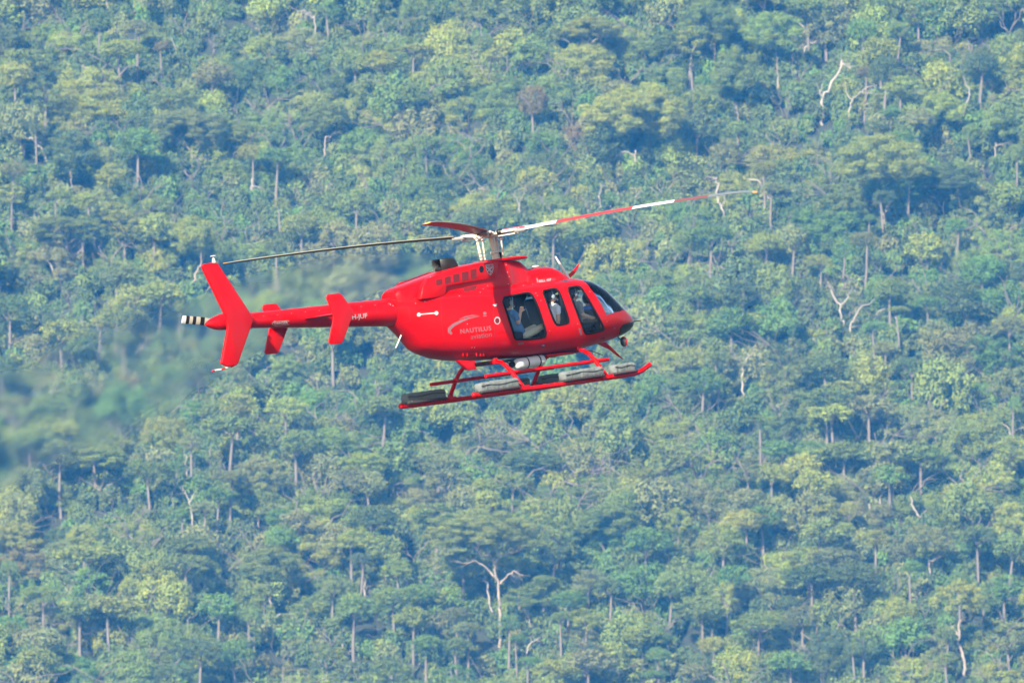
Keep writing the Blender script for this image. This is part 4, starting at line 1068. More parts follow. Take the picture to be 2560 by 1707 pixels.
# (dead?, [polylines from the base up], crown or None), coordinates in the same tiles
TRUNKS = [
 (0, 0, TILE, [
  (1, [[(1008, 375), (1030, 320), (1062, 275), (1085, 235)], [(1045, 290), (1018, 268)]], None),
  (1, [[(310, 1065), (280, 990), (225, 915), (130, 882)], [(225, 915), (280, 945)]], None),
  (1, [[(1165, 390), (1145, 310), (1120, 250)]], None),
  (0, [[(1255, 1115), (1245, 1060), (1250, 1000)], [(1250, 1060), (1345, 1040)], [(1250, 1000), (1215, 940), (1160, 905)], [(1270, 1030), (1300, 950), (1335, 900)], [(1300, 950), (1275, 905)], [(1320, 1090), (1380, 1085), (1440, 1080)]], (1230, 850, 370, 210, 'o')),
  (1, [[(670, 760), (662, 690), (655, 645), (592, 625)]], None),
  (0, [[(478, 1285), (465, 1200), (452, 1120)]], (470, 1010, 270, 200, 'd')),
  (1, [[(2065, 300), (2060, 200), (2052, 105)], [(2055, 120), (1990, 70), (1900, 50)], [(2055, 130), (2010, 95), (1960, 90)]], None),
  (1, [[(720, 125), (710, 60), (690, 0)]], None),
  (1, [[(1325, 105), (1328, 50), (1322, 0)]], None),
  (1, [[(1855, 1320), (1850, 1280), (1825, 1230)], [(1855, 1300), (1920, 1268)]], None),
  (0, [[(2110, 1090), (2118, 980), (2130, 890)], [(2125, 900), (2180, 870)]], (2150, 790, 220, 180, 'g')),
  (1, [[(1635, 1310), (1640, 1240), (1648, 1165)], [(1645, 1215), (1705, 1230)]], None),
  (1, [[(2035, 305), (1930, 290), (1840, 250)], [(1930, 290), (1860, 240)]], None)]),
 (850, 0, TILE, [
  (0, [[(1600, 515), (1612, 420), (1632, 300)], [(1632, 300), (1575, 250)], [(1632, 300), (1690, 240)]], (1640, 205, 300, 130, 'y')),
  (1, [[(1170, 1445), (1172, 1390), (1170, 1330)], [(1170, 1335), (1138, 1270)], [(1170, 1335), (1198, 1268)]], None),
  (1, [[(1890, 1362), (1895, 1330), (1875, 1290)], [(1895, 1330), (1930, 1290), (1960, 1240)]], None),
  (0, [[(1928, 1175), (1925, 1080), (1930, 980)], [(1925, 1010), (1860, 990), (1780, 1010)]], (1960, 790, 520, 340, 'y')),
  (1, [[(1690, 1395), (1695, 1300), (1702, 1200)]], None),
  (1, [[(870, 1295), (850, 1255), (822, 1222)], [(850, 1255), (910, 1235), (960, 1240)]], None),
  (1, [[(300, 1155), (315, 1100), (352, 1045)]], None),
  (1, [[(960, 660), (970, 625), (1000, 588)]], None)]),
 (1700, 0, TILE, [
  (1, [[(800, 365), (815, 320), (845, 285), (825, 215), (775, 150)], [(845, 285), (850, 220), (855, 150)], [(845, 285), (890, 270)], [(800, 320), (800, 240)]], None),
  (1, [[(775, 400), (765, 300), (735, 200)]], None),
  (1, [[(935, 745), (932, 640), (985, 550), (1040, 470), (1060, 395)], [(932, 640), (910, 600), (930, 565)], [(1060, 415), (1110, 450)]], None),
  (1, [[(1095, 795), (1110, 710), (1130, 645)], [(1130, 645), (1185, 600), (1300, 610)], [(1125, 660), (1085, 600), (1078, 560)], [(1185, 600), (1220, 570), (1290, 560)]], None),
  (0, [[(640, 545), (636, 440), (628, 335)]], (590, 240, 320, 240, 'g')),
  (0, [[(220, 495), (222, 400), (228, 285)]], (190, 190, 340, 270, 'g')),
  (0, [[(382, 805), (375, 740), (368, 690)]], (360, 500, 270, 260, 'g')),
  (0, [[(1330, 1562), (1332, 1480), (1330, 1400)], [(1330, 1405), (1300, 1340), (1288, 1260)], [(1330, 1405), (1372, 1325)]], (1300, 1090, 450, 280, 'y')),
  (0, [[(1722, 1435), (1722, 1385), (1722, 1320)], [(1722, 1370), (1680, 1310), (1615, 1270)]], (1740, 1190, 360, 190, 'd')),
  (1, [[(292, 1475), (285, 1400), (268, 1345), (245, 1290), (240, 1160)], [(270, 1350), (292, 1320), (290, 1270)], [(240, 1170), (180, 1150)]], None),
  (0, [[(2062, 1075), (2060, 1000), (2062, 930)], [(2060, 960), (2140, 930)]], (2090, 830, 200, 220, 'g')),
  (0, [[(1092, 1565), (1082, 1490), (1072, 1425)]], (1060, 1360, 240, 170, 'g')),
  (1, [[(905, 1510), (905, 1420), (908, 1330)]], None),
  (0, [[(1730, 995), (1722, 930), (1690, 880)]], (1715, 740, 240, 180, 'y')),
  (1, [[(1832, 795), (1865, 690), (1890, 600), (1850, 500)]], None),
  (1, [[(590, 1330), (560, 1250), (510, 1180), (450, 1175)], [(560, 1250), (650, 1350)]], None)]),
 (0, 560, TILE, [
  (0, [[(465, 325), (470, 250), (480, 205)], [(470, 220), (430, 150), (370, 95), (270, 60)], [(480, 205), (530, 175), (540, 130)], [(435, 160), (440, 60)]], (400, 50, 360, 150, 'g')),
  (1, [[(375, 390), (340, 290), (288, 200)], [(372, 380), (370, 250)]], None),
  (0, [[(1235, 505), (1250, 400), (1285, 310), (1310, 270)], [(1310, 280), (1305, 150)]], (1265, 105, 220, 220, 'y')),
  (1, [[(1310, 490), (1340, 440), (1395, 400)]], None),
  (1, [[(547, 745), (545, 670), (540, 600)]], None),
  (1, [[(870, 925), (890, 850), (960, 770)]], None),
  (1, [[(1022, 1450), (1000, 1380), (950, 1320)]], None),
  (1, [[(1755, 1135), (1750, 1060), (1738, 1000)]], None),
  (0, [[(1865, 1115), (1864, 1050), (1865, 1000)]], (1860, 950, 150, 140, 'g')),
  (1, [[(1705, 225), (1690, 195), (1660, 182)]], None)]),
 (1700, 560, TILE, [
  (1, [[(1068, 695), (1055, 600), (1040, 520), (985, 430)], [(1045, 530), (1110, 440)]], None),
  (1, [[(1115, 745), (1110, 680), (1140, 610), (1180, 545), (1255, 500)]], None),
  (1, [[(1230, 645), (1280, 590), (1380, 532)]], None),
  (1, [[(410, 1180), (410, 1050), (405, 900)], [(405, 905), (470, 850)], [(405, 905), (370, 870)]], None),
  (1, [[(1462, 695), (1450, 650), (1400, 610)], [(1455, 665), (1465, 590)]], None),
  (1, [[(2165, 1395), (2150, 1350), (2100, 1290)], [(2165, 1370), (2200, 1340), (2245, 1330)]], None),
  (1, [[(660, 1280), (655, 1220), (630, 1180)], [(658, 1240), (690, 1190)]], None)]),
 (0, 1107, TILE, [
  (0, [[(660, 345), (655, 315), (640, 300)], [(650, 310), (580, 260), (505, 225)], [(660, 320), (710, 270), (780, 240)], [(640, 300), (610, 230)], [(660, 310), (680, 220)]], (640, 120, 330, 150, 'y')),
  (1, [[(1255, 520), (1250, 440), (1238, 375)], [(1240, 385), (1190, 290)], [(1240, 385), (1270, 320)]], None),
  (1, [[(1590, 435), (1588, 390), (1570, 335)], [(1590, 400), (1615, 350)]], None),
  (0, [[(1772, 1160), (1762, 1030), (1742, 890)], [(1750, 950), (1700, 920)]], (1780, 810, 290, 180, 'g')),
  (1, [[(1745, 1200), (1780, 1155), (1832, 1115)], [(1745, 1195), (1725, 1120), (1725, 1050)]], None),
  (0, [[(1692, 475), (1695, 410), (1690, 350)]], (1700, 240, 260, 190, 'o')),
  (1, [[(1222, 260), (1222, 180), (1218, 85)]], None),
  (1, [[(1277, 275), (1277, 190), (1272, 100)]], None),
  (1, [[(1378, 215), (1372, 130), (1370, 40)]], None),
  (0, [[(60, 830), (65, 780), (95, 725)], [(62, 790), (10, 750)]], (100, 640, 240, 160, 'y')),
  (1, [[(890, 1550), (895, 1460), (902, 1385)]], None),
  (1, [[(1136, 485), (1132, 400), (1125, 310)]], None)]),
 (850, 1107, TILE, [
  (0, [[(1045, 1258), (1048, 1120), (1035, 990), (1020, 880)], [(1020, 885), (945, 805), (870, 770), (745, 768)], [(1020, 890), (1010, 790), (985, 730)], [(1010, 790), (1050, 735), (1130, 715), (1200, 680)], [(1050, 920), (1095, 860), (1140, 835), (1195, 865)], [(985, 735), (920, 735), (885, 680)]], (950, 610, 500, 230, 'y')),
  (1, [[(982, 1130), (975, 1010), (965, 905)], [(968, 920), (935, 890)]], None),
  (1, [[(1198, 1410), (1225, 1340), (1250, 1300), (1310, 1270)]], None),
  (0, [[(1240, 1250), (1238, 1170), (1228, 1095)]], (1245, 1030, 250, 140, 'g')),
  (1, [[(160, 1005), (168, 900), (150, 800)]], None),
  (1, [[(2162, 1485), (2155, 1400), (2140, 1325)]], None),
  (1, [[(310, 1298), (250, 1265), (170, 1250)], [(305, 1285), (360, 1255), (405, 1235)]], None),
  (0, [[(1752, 770), (1745, 720), (1710, 665)]], (1760, 540, 330, 190, 'g')),
  (1, [[(40, 1395), (25, 1350), (15, 1310)], [(40, 1385), (70, 1350)]], None),
  (1, [[(1352, 1165), (1352, 1100), (1350, 1035)]], None),
  (1, [[(437, 495), (430, 455), (400, 408)]], None)]),
 (1700, 1107, TILE, [
  (0, [[(1862, 1540), (1850, 1400), (1825, 1270), (1820, 1180)], [(1820, 1190), (1850, 1110)], [(1822, 1260), (1780, 1220)]], (1830, 1040, 250, 180, 'y')),
  (1, [[(1252, 575), (1250, 490), (1235, 395)], [(1250, 540), (1190, 520)], [(1245, 480), (1130, 425)]], None),
  (1, [[(1322, 515), (1322, 460), (1305, 420), (1310, 365)], [(1320, 455), (1360, 375)]], None),
  (1, [[(1580, 545), (1560, 480), (1525, 420), (1508, 350)], [(1562, 490), (1612, 430)], [(1590, 520), (1650, 490)]], None),
  (0, [[(1635, 910), (1632, 830), (1625, 755)], [(1630, 770), (1695, 740)]], (1600, 660, 230, 170, 'o')),
  (1, [[(1948, 910), (1940, 840), (1922, 765)], [(1940, 760), (1958, 705)]], None),
  (1, [[(1102, 1410), (1098, 1340), (1088, 1285)]], None),
  (1, [[(1578, 1535), (1510, 1510), (1445, 1482)]], None)]),
]

def leaf_crown(W, H, seed, kind, leaf=0.23, cover=3.2):
    """quads of a crown whose centre is the origin; returns verts (n,4,3), tint (n), clump centres"""
    g = np.random.default_rng(seed)
    a, c = W / 2, H / 2
    cl = []
    n = {'s': 30, 'r': 36, 't': 26, 'm': 42}[kind]
    if W > 8: n = int(n * 1.7 * max(1.0, W / 12) ** 1.6)
    tries = 0
    while len(cl) < n and tries < 2500:
        tries += 1
        v = g.normal(size=3); v /= np.linalg.norm(v)
        if kind in 's': v[2] = v[2] if v[2] > -0.5 else abs(v[2]) * .8
        elif kind == 'r': v[2] = v[2] if v[2] > -0.45 else -v[2]
        rad = g.uniform(0.55, 1.0) ** 0.5
        rc = g.uniform(0.20, 0.34) * a * (1.0 if W <= 8 else 0.72 * min(1.0, (12 / W) ** .7))
        p = np.array([v[0] * (a - rc * .7), v[1] * (a - rc * .7), v[2] * max(c - rc * .5, .2 * c)]) * rad
        lop = 1 + .25 * math.sin(3 * math.atan2(p[1], p[0]) + seed)
        p[:2] *= lop
        if any(np.linalg.norm((p - q) * (1, 1, 1.5)) < 0.64 * (rc + r2) for q, r2 in cl): continue
        cl.append((p, rc))
    vs, tint = [], []
    for p, rc in cl:
        shade = g.uniform(0.88, 1.12)
        warm = g.uniform(-.05, .05)
        m = int(2 * math.pi * rc * rc * cover / (leaf * leaf * .7))
        d = g.normal(size=(m, 3))
        d /= np.linalg.norm(d, axis=1)[:, None]
        lowm = (d[:, 2] < -0.25) & (g.uniform(size=m) < .75)
        d[lowm, 2] *= -1
        fl = 0.92 if kind in 's' else 1.0
        bump = 1 + .22 * np.sin(d[:, 0] * 5 + seed) * np.sin(d[:, 1] * 6 + rc * 9) + .15 * np.sin(d[:, 2] * 9 + p[0] * 3)
        rr = rc * bump * np.where(g.uniform(size=m) < .12, g.uniform(1.05, 1.25, size=m), g.uniform(0.7, 1.06, size=m))
        pos = p + d * rr[:, None] * (1, 1, fl)
        nr = d * (1, 1, 1.25) + g.normal(size=(m, 3)) * 0.42
        nr[:, 2] += .15
        nr /= np.linalg.norm(nr, axis=1)[:, None]
        t = np.cross(nr, g.normal(size=(m, 3)))
        t /= np.linalg.norm(t, axis=1)[:, None] + 1e-9
        b = np.cross(nr, t)
        s1 = (leaf * g.uniform(.5, 1.25, size=m) / 2)[:, None]
        s2 = s1 * g.uniform(.45, .9, size=m)[:, None]
        q = np.stack([pos - t * s1, pos - b * s2, pos + t * s1, pos + b * s2], 1)
        vs.append(q)
        k = shade * g.uniform(.9, 1.1, size=m)
        tint.append(np.stack([k * (1 + warm), k, k * (1 - warm)], 1))
    return np.concatenate(vs), np.concatenate(tint), cl

def quad_mesh(name, V, T, m):
    n = len(V)
    me = bpy.data.meshes.new(name)
    me.vertices.add(4 * n)
    me.vertices.foreach_set('co', V.reshape(-1).astype(np.float32))
    me.loops.add(4 * n)
    me.loops.foreach_set('vertex_index', np.arange(4 * n, dtype=np.int32))
    me.polygons.add(n)
    me.polygons.foreach_set('loop_start', np.arange(0, 4 * n, 4, dtype=np.int32))
    me.materials.append(m)
    me.update(calc_edges=True)
    ca = me.color_attributes.new('tint', 'FLOAT_COLOR', 'POINT')
    cc = np.ones((4 * n, 4), np.float32)
    cc[:, :3] = np.repeat(T, 4, axis=0)
    ca.data.foreach_set('color', cc.reshape(-1))
    return me

def wob(a, b, k, amt, g):
    a, b = Vector(a), Vector(b)
    L = (b - a).length
    out = [a]
    for i in range(1, k):
        t = i / k
        out.append(a.lerp(b, t) + Vector(g.normal(size=3)) * amt * L * math.sin(math.pi * t))
    return out + [b]

def trunk_shape(hc, W, H, cl, seed, bare=1.0):
    """trunk and limbs; the crown's centre is hc above the base"""
    g = np.random.default_rng(seed + 99)
    mb = MB()
    r0 = 0.0125 * (hc + H / 2) * g.uniform(.8, 1.2)
    fork = Vector((g.normal() * .13 * W, g.normal() * .10 * W, hc - H * .42))
    base = Vector((0, 0, -1.5))
    mb.tube(wob(base, fork, 5, .06, g), [r0 * 1.25, r0 * 1.05, r0, r0 * .92, r0 * .85, r0 * .78], 7)
    lim = sorted(cl, key=lambda q: -np.linalg.norm(q[0]))[:8]
    hubs = []
    for i in range(4):
        an = i * 1.57 + g.uniform(-.5, .5)
        h = fork + Vector((math.cos(an) * W * .2, math.sin(an) * W * .2, H * g.uniform(.16, .34)))
        hubs.append(h)
        mb.tube(wob(fork, h, 3, .10, g), [r0 * .62, r0 * .54, r0 * .47, r0 * .42], 6)
    for p, rc in lim:
        e = Vector(p) + Vector((0, 0, hc - rc * .1))
        h = min(hubs, key=lambda q: (q - e).length)
        mb.tube(wob(h, e, 3, .10, g), [r0 * .40, r0 * .3, r0 * .2, r0 * .08], 5)
    return mb

TEMPL = []
def template(W, H, hc, kind, seed):
    V, T, cl = leaf_crown(W, H, seed, kind)
    cm = quad_mesh('crown', V, T, M['leaf'])
    mb = trunk_shape(hc, W, H, cl, seed)
    tm = bpy.data.meshes.new('trunk')
    tm.from_pydata([tuple(v) for v in mb.v], [], mb.f)
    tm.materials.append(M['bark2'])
    tm.polygons.foreach_set('use_smooth', [True] * len(tm.polygons))
    TEMPL.append(dict(W=W, H=H, hc=hc, kind=kind, crown=cm, trunk=tm))
for i, (W, H, hc, k) in enumerate([(4.4, 3.4, 9, 's'), (4.6, 4.2, 9, 'r'), (4.2, 3.8, 8.5, 'r'), (4.2, 6.0, 9, 't'), (4.6, 3.6, 10, 's'), (4.4, 4.4, 8, 'm'),
                                   (6.6, 4.8, 11, 's'), (6.8, 5.4, 11, 'r'), (6.4, 4.4, 12, 's'), (6.5, 5.8, 10.5, 'm'), (6.4, 5.0, 11, 'r'), (6.0, 7.6, 11, 't'), (7.0, 4.6, 12, 's'),
                                   (9.2, 6.0, 13.5, 's'), (9.0, 6.6, 13, 'r'), (9.4, 6.2, 13.5, 'm'), (12.0, 7.6, 15, 's'), (12.0, 8.2, 15, 'r'), (15.5, 9.0, 17, 's'), (16.0, 10.0, 17, 'r'), (19.0, 11.0, 19, 's')]):
    template(W, H * (1.6 if k == 's' else 1.4), hc * .60, k, 40 + i)

# crowns read off the photograph
crowns = []
for ox, oy, f, txt in CROWNS:
    for e in txt.split(';'):
        q = e.split()
        if len(q) < 5: continue
        crowns.append((ox + float(q[0]) * f, oy + float(q[1]) * f, float(q[2]) * f, float(q[3]) * f, q[4]))
crowns.sort(key=lambda c: -c[2] * c[3])

def pick(w, h):
    asp = h / w
    best = sorted(TEMPL, key=lambda t: abs(math.log(t['W'] / w)) * 2.6 + abs(math.log(t['H'] / t['W'] / asp)) * .7 + rng.random() * .45)
    return best[0]

def place_crown(u, v, w, h, k=1.0):
    W, H = w * FS * 1.9 * k, h * FS * 2.0 * k
    t = pick(W, H)
    s = W / t['W']
    hc = t['hc'] * s
    p = on_hill(u, v, hc)
    return t, s, max(.9, min(1.45, (H / t['H']) / s)), Vector((p.x, p.y, terr(p.x, p.y)))

def col_of(c, g):
    k = g.uniform(.86, 1.14)
    return tuple(max(.004, COLS[c][i] * k * (1 + g.uniform(-.06, .06))) for i in range(3))

COLN = ['far left', 'left of tail rotor', 'in line with tail fin', 'in line with tail boom', 'in line with exhaust',
        'in line with cabin', 'in line with nose', 'in line with blade tip', 'right of blade tip', 'far right']
ROWN = ['top edge', 'high slope', 'upper slope', 'rotor height', 'fuselage height', 'skid height', 'lower slope', 'low slope', 'bottom edge']
CNAME = {'y': 'yellow-green', 'g': 'mid-green', 'G': 'fresh green', 'd': 'dark green', 'o': 'olive grey', 'b': 'rusty brown'}
def where(u, v):
    return ROWN[max(0, min(8, int(v / 1707 * 9)))] + ', ' + COLN[max(0, min(9, int(u / 256)))]
SHAPE = {'s': 'flat-topped gum,', 'r': 'round-crowned gum,', 't': 'narrow upright gum,', 'm': 'bushy gum,'}
named = []
def finish_labels(items):
    groups = {}
    for o, lab, tail, u in items: groups.setdefault((lab, tail), []).append((u, o))
    ORD = ['leftmost', 'second from left', 'third from left', 'fourth from left', 'fifth from left', 'sixth from left', 'seventh from left']
    for (lab, tail), L in groups.items():
        L.sort(key=lambda q: q[0])
        for i, (u, o) in enumerate(L):
            if len(L) == 1: o['label'] = lab + ' ' + tail
            elif len(L) == 2: o['label'] = ('left of two, ' if i == 0 else 'right of two, ') + lab + ' ' + tail
            else: o['label'] = ORD[min(i, 6)] + ', ' + lab + ' ' + tail

# pale trunks that stand clear in the photograph: polylines from the base up
keep = []
bare_px = []
def limb_tree(ox, oy, f, lines, crown, dead, base_h=2.0):
    L = [[(ox + x * f, oy + y * f) for x, y in ln] for ln in lines]
    b = on_hill(L[0][0][0], L[0][0][1], base_h)
    base = Vector((b.x, b.y, terr(b.x, b.y)))
    depth = (b - CAM).dot(-C_B)
    g = np.random.default_rng(int(L[0][0][0] * 7 + L[0][0][1]))
    root = empty('dead_tree' if dead else 'gum_tree', base)
    def pt(q, dy=0.0):
        d = pdir(*q)
        k = (b.y + dy - CAM.y) / d.y
        return CAM + d * k - base
    rr = 0.10 + 0.0014 * sum(math.dist(L[0][i], L[0][i + 1]) for i in range(len(L[0]) - 1))
    if dead: rr *= .9
    m = M['deadwood'] if dead else M['bark']
    for li, ln in enumerate(L):
        ps = []
        off = 0.0
        step = g.uniform(-.8, .8)
        for i, q in enumerate(ln):
            if li and i: off += step
            ps.append(pt(q, off))
        if li == 0: ps = [Vector((ps[0].x, ps[0].y, -1.0))] + ps
        fine = []
        for i in range(len(ps) - 1):
            seg = wob(ps[i], ps[i + 1], 4, .075, g)
            fine += seg[:-1]
        fine.append(ps[-1])
        n = len(fine)
        r0 = rr if li == 0 else rr * .62
        r1 = r0 * (.62 if li == 0 and len(L) > 1 else .22)
        mb = MB()
        mb.tube(fine, [r0 + (r1 - r0) * i / (n - 1) for i in range(n)], 7)
        if li or len(L) == 1:                     # twigs
            for _ in range(9):
                k = int(g.integers(n // 3, n))
                d = (fine[-1] - fine[max(0, n - 4)]).normalized()
                e = fine[k] + (d + Vector(g.normal(size=3)) * .8).normalized() * g.uniform(.6, 2.6)
                mb.tube(wob(fine[k], e, 3, .12, g), [r1 * .9, r1 * .7, r1 * .5, r1 * .25], 5)
        mb.build('trunk' if li == 0 else 'branch', m, root)
    xs = [q[0] for ln in L for q in ln]; ys = [q[1] for ln in L for q in ln]
    bare_px.append((min(xs), min(ys), max(xs), max(ys), b.y))
    u, v = (min(xs) + max(xs)) / 2, (min(ys) + max(ys)) / 2
    if crown:
        cx, cy, w, h, c = crown
        cu, cv = ox + cx * f, oy + cy * f
        W, H = w * f * FS * 1.4, h * f * FS * 1.5
        t = min([t for t in TEMPL if t['kind'] in 'sr'], key=lambda t: abs(math.log(t['W'] / W)))
        o = bpy.data.objects.new('crown', t['crown'])
        col.objects.link(o); o.parent = root
        o.location = pt((cu, cv), .4)
        s = W / t['W']
        o.scale = (s, s, H / t['H'])
        o.rotation_euler = (0, 0, g.uniform(0, 6.3))
        o.color = (*col_of(c, rng), 1)
        keep.append((cu, cv, w * f, h * f))
        lab = ('tall ' if len(L) > 2 else 'slender ') + CNAME[c] + ' gum with pale limbs,'
        tag(root, None, 'tree', 'gum trees on the hillside')
    else:
        lab = ('forked dead gum' if len(L) > 1 else 'lone pale bare trunk') + ','
        tag(root, None, 'tree', 'bare pale trunks among the gums')
    named.append((root, lab, where(u, v), u))

for ox, oy, f, items in TRUNKS:
    for dead, lines, crown in items:
        limb_tree(ox, oy, f, lines, crown, dead)

def clear_of_trunks(u, v, w, h, y):
    for x0, y0, x1, y1, yb in bare_px:
        if y < yb + 1.0 and u + w * .5 > x0 - 3 and u - w * .5 < x1 + 3 and v + h * .5 > y0 and v - h * .5 < y1 - 6: return False
    return True
# the largest crowns as individual trees, the rest as one mass
placed = []
big, rest = [], []
for c in crowns:
    if any(abs(c[0] - k[0]) < .35 * k[2] and abs(c[1] - k[1]) < .45 * k[3] for k in keep): continue
    (big if len(big) < 300 - sum(len(t[3]) for t in TRUNKS) // 3 else rest).append(c)
for u, v, w, h, c in big:
    for k in (1.0, .8, .62, .5):
        t, s, zs, p = place_crown(u, v, w, h, k)
        if clear_of_trunks(u, v, w * 1.75 * k, h * 1.9 * k, p.y): break
    root = empty('gum_tree', p)
    root.rotation_euler = (0, 0, rng.uniform(0, 6.28))
    root.scale = (s, s, s * (zs if t['kind'] != 't' else 1))
    p.z += 0
    o = bpy.data.objects.new('trunk', t['trunk']); col.objects.link(o); o.parent = root
    o = bpy.data.objects.new('crown', t['crown']); col.objects.link(o); o.parent = root
    o.color = (*col_of(c, rng), 1)
    size = 'small' if w < 62 else 'broad' if w > 105 else 'medium'
    tag(root, None, 'tree', 'gum trees on the hillside')
    named.append((root, size + ' ' + CNAME[c] + ' ' + SHAPE[t['kind']], where(u, v), u))
    placed.append((u, v, w, h, p.y))
finish_labels(named)

# filler: smaller crowns behind and between, and undergrowth, all one uncountable mass
LOW = []
fill_col = bpy.data.collections.new('fill_shapes')       # never linked to the scene: only scattered by forest_canopy
def low_shape(W, H, seed, kind, leaf, cover):
    V, T, cl = leaf_crown(W, H, seed, kind, leaf=leaf, cover=cover)
    o = bpy.data.objects.new('fill_%02d' % len(LOW), quad_mesh('fill_crown', V, T, M['leafi']))
    fill_col.objects.link(o)
    LOW.append((W, H))
for i in range(14):
    kind = 'srmt'[i % 4]
    W = [5.5, 7.0, 8.5][i % 3]
    low_shape(W, W * (.92 if kind != 't' else 1.4), 200 + i, kind, .28, 2.4)
N_TREE = len(LOW)
for i in range(8): low_shape(3.0, 2.6, 300 + i, 'r', .28, 2.2)
fp, fs, fr, fi, ft = [], [], [], [], []
trunk_mb = MB()
def drop(p, hc, W, H, c, g, trunk=True):
    ix = rng.randrange(N_TREE) if trunk is not None else N_TREE + rng.randrange(len(LOW) - N_TREE)
    w0, h0 = LOW[ix]
    fp.append((p.x, p.y, p.z + hc)); fs.append((W / w0, W / w0, H / h0)); fr.append((0, 0, rng.uniform(0, 6.28))); fi.append(ix); ft.append((*col_of(c, g), 1))
    if trunk:
        r0 = .018 * (hc + H)
        q = Vector((p.x, p.y, p.z))
        f1 = q + Vector((rng.uniform(-.6, .6), rng.uniform(-.6, .6), hc - H * .3))
        trunk_mb.tube([q - Vector((0, 0, 1)), q.lerp(f1, .5) + Vector((rng.uniform(-.3, .3), rng.uniform(-.3, .3), 0)), f1], [r0 * 1.2, r0, r0 * .7], 5)
        for _ in range(3):
            e = f1 + Vector((rng.uniform(-.4, .4) * W, rng.uniform(-.4, .4) * W, H * rng.uniform(.2, .6)))
            trunk_mb.tube([f1, f1.lerp(e, .5) + Vector((0, 0, .15)), e], [r0 * .55, r0 * .4, r0 * .15], 4)

for u, v, w, h, c in rest:
    W, H = w * FS * 1.4, h * FS * 1.35
    hc = 6 + .6 * W
    b = on_hill(u, v, hc)
    if not clear_of_trunks(u, v, w * 1.3, h * 1.3, b.y): W *= .6; H *= .6
    drop(Vector((b.x, b.y, terr(b.x, b.y))), hc, W, H, c, rng)
    placed.append((u, v, w, h, b.y))
MIX = 'gggggddyyyooGGG' + 'gyo' * 5
n_fill = 0
cells = [(i, j) for i in range(-18, 19) for j in range(49)]
rng.shuffle(cells)
for i, j in cells:
    x, y = i * 7.4 + rng.uniform(-3.5, 3.5), 2114 + j * 7.8 + rng.uniform(-3.7, 3.7)
    p = Vector((x, y, terr(x, y)))
    W = rng.uniform(6.2, 12.0); H = W * rng.uniform(.85, 1.35)
    hc = .45 * H + rng.uniform(.6, 4.0)
    u, v = px_of(p + Vector((0, 0, hc)))
    w, h = W / FS, H / FS
    if not (-220 < u < 2780 and -220 < v < 1900): continue
    if not clear_of_trunks(u, v, w, h, y): continue
    bad = False
    for a in placed:
        dx, dy = abs(u - a[0]), abs(v - a[1])
        if y < a[4] + 1.0 and dx < .36 * (w + a[2]) and dy < .36 * (h + a[3]):
            bad = True; break
    if bad:
        W *= .6; H *= .6; hc = rng.uniform(1.5, 3.5)
    drop(p, hc, W, H, rng.choice(MIX), rng, not bad and rng.random() < .06)
    n_fill += 1
for _ in range(12000):                                   # undergrowth
    x, y = rng.uniform(-112, 112), rng.uniform(2120, 2480)
    p = Vector((x, y, terr(x, y)))
    u, v = px_of(p)
    if not (-60 < u < 2620 and -150 < v < 1800): continue
    W = rng.uniform(2.2, 4.8)
    drop(p, W * .45, W, W * rng.uniform(1.0, 1.6), rng.choice('gddddGo'), rng, None)
me = bpy.data.meshes.new('forest_fill')
me.from_pydata(fp, [], [])
for nm, tp, dat, key in (('scl', 'FLOAT_VECTOR', fs, 'vector'), ('rot', 'FLOAT_VECTOR', fr, 'vector'), ('idx', 'INT', fi, 'value'), ('itint', 'FLOAT_COLOR', ft, 'color')):
    at_ = me.attributes.new(nm, tp, 'POINT')
    at_.data.foreach_set(key, np.array(dat).reshape(-1))
o = bpy.data.objects.new('forest_canopy', me)
ng = bpy.data.node_groups.new('scatter_fill', 'GeometryNodeTree')
ng.interface.new_socket('Geometry', in_out='INPUT', socket_type='NodeSocketGeometry')
ng.interface.new_socket('Geometry', in_out='OUTPUT', socket_type='NodeSocketGeometry')
N = ng.nodes
gi, go = N.new('NodeGroupInput'), N.new('NodeGroupOutput')
ci = N.new('GeometryNodeCollectionInfo')
ci.inputs['Collection'].default_value = fill_col
ci.inputs['Separate Children'].default_value = True
ci.inputs['Reset Children'].default_value = True
ip = N.new('GeometryNodeInstanceOnPoints')
ip.inputs['Pick Instance'].default_value = True
def named_attr(nm, tp):
    n = N.new('GeometryNodeInputNamedAttribute'); n.data_type = tp; n.inputs['Name'].default_value = nm
    return n.outputs['Attribute']
ng.links.new(gi.outputs[0], ip.inputs['Points'])
ng.links.new(ci.outputs[0], ip.inputs['Instance'])
ng.links.new(named_attr('idx', 'INT'), ip.inputs['Instance Index'])
ng.links.new(named_attr('rot', 'FLOAT_VECTOR'), ip.inputs['Rotation'])
ng.links.new(named_attr('scl', 'FLOAT_VECTOR'), ip.inputs['Scale'])
ng.links.new(ip.outputs[0], go.inputs[0])
o.modifiers.new('scatter', 'NODES').node_group = ng
col.objects.link(o)
tag(o, 'unbroken green canopy and undergrowth between the nearer gum trees', 'forest', None, 'stuff')
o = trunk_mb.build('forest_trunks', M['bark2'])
tag(o, 'thin pale trunks half hidden in the forest canopy', 'forest', None, 'stuff')

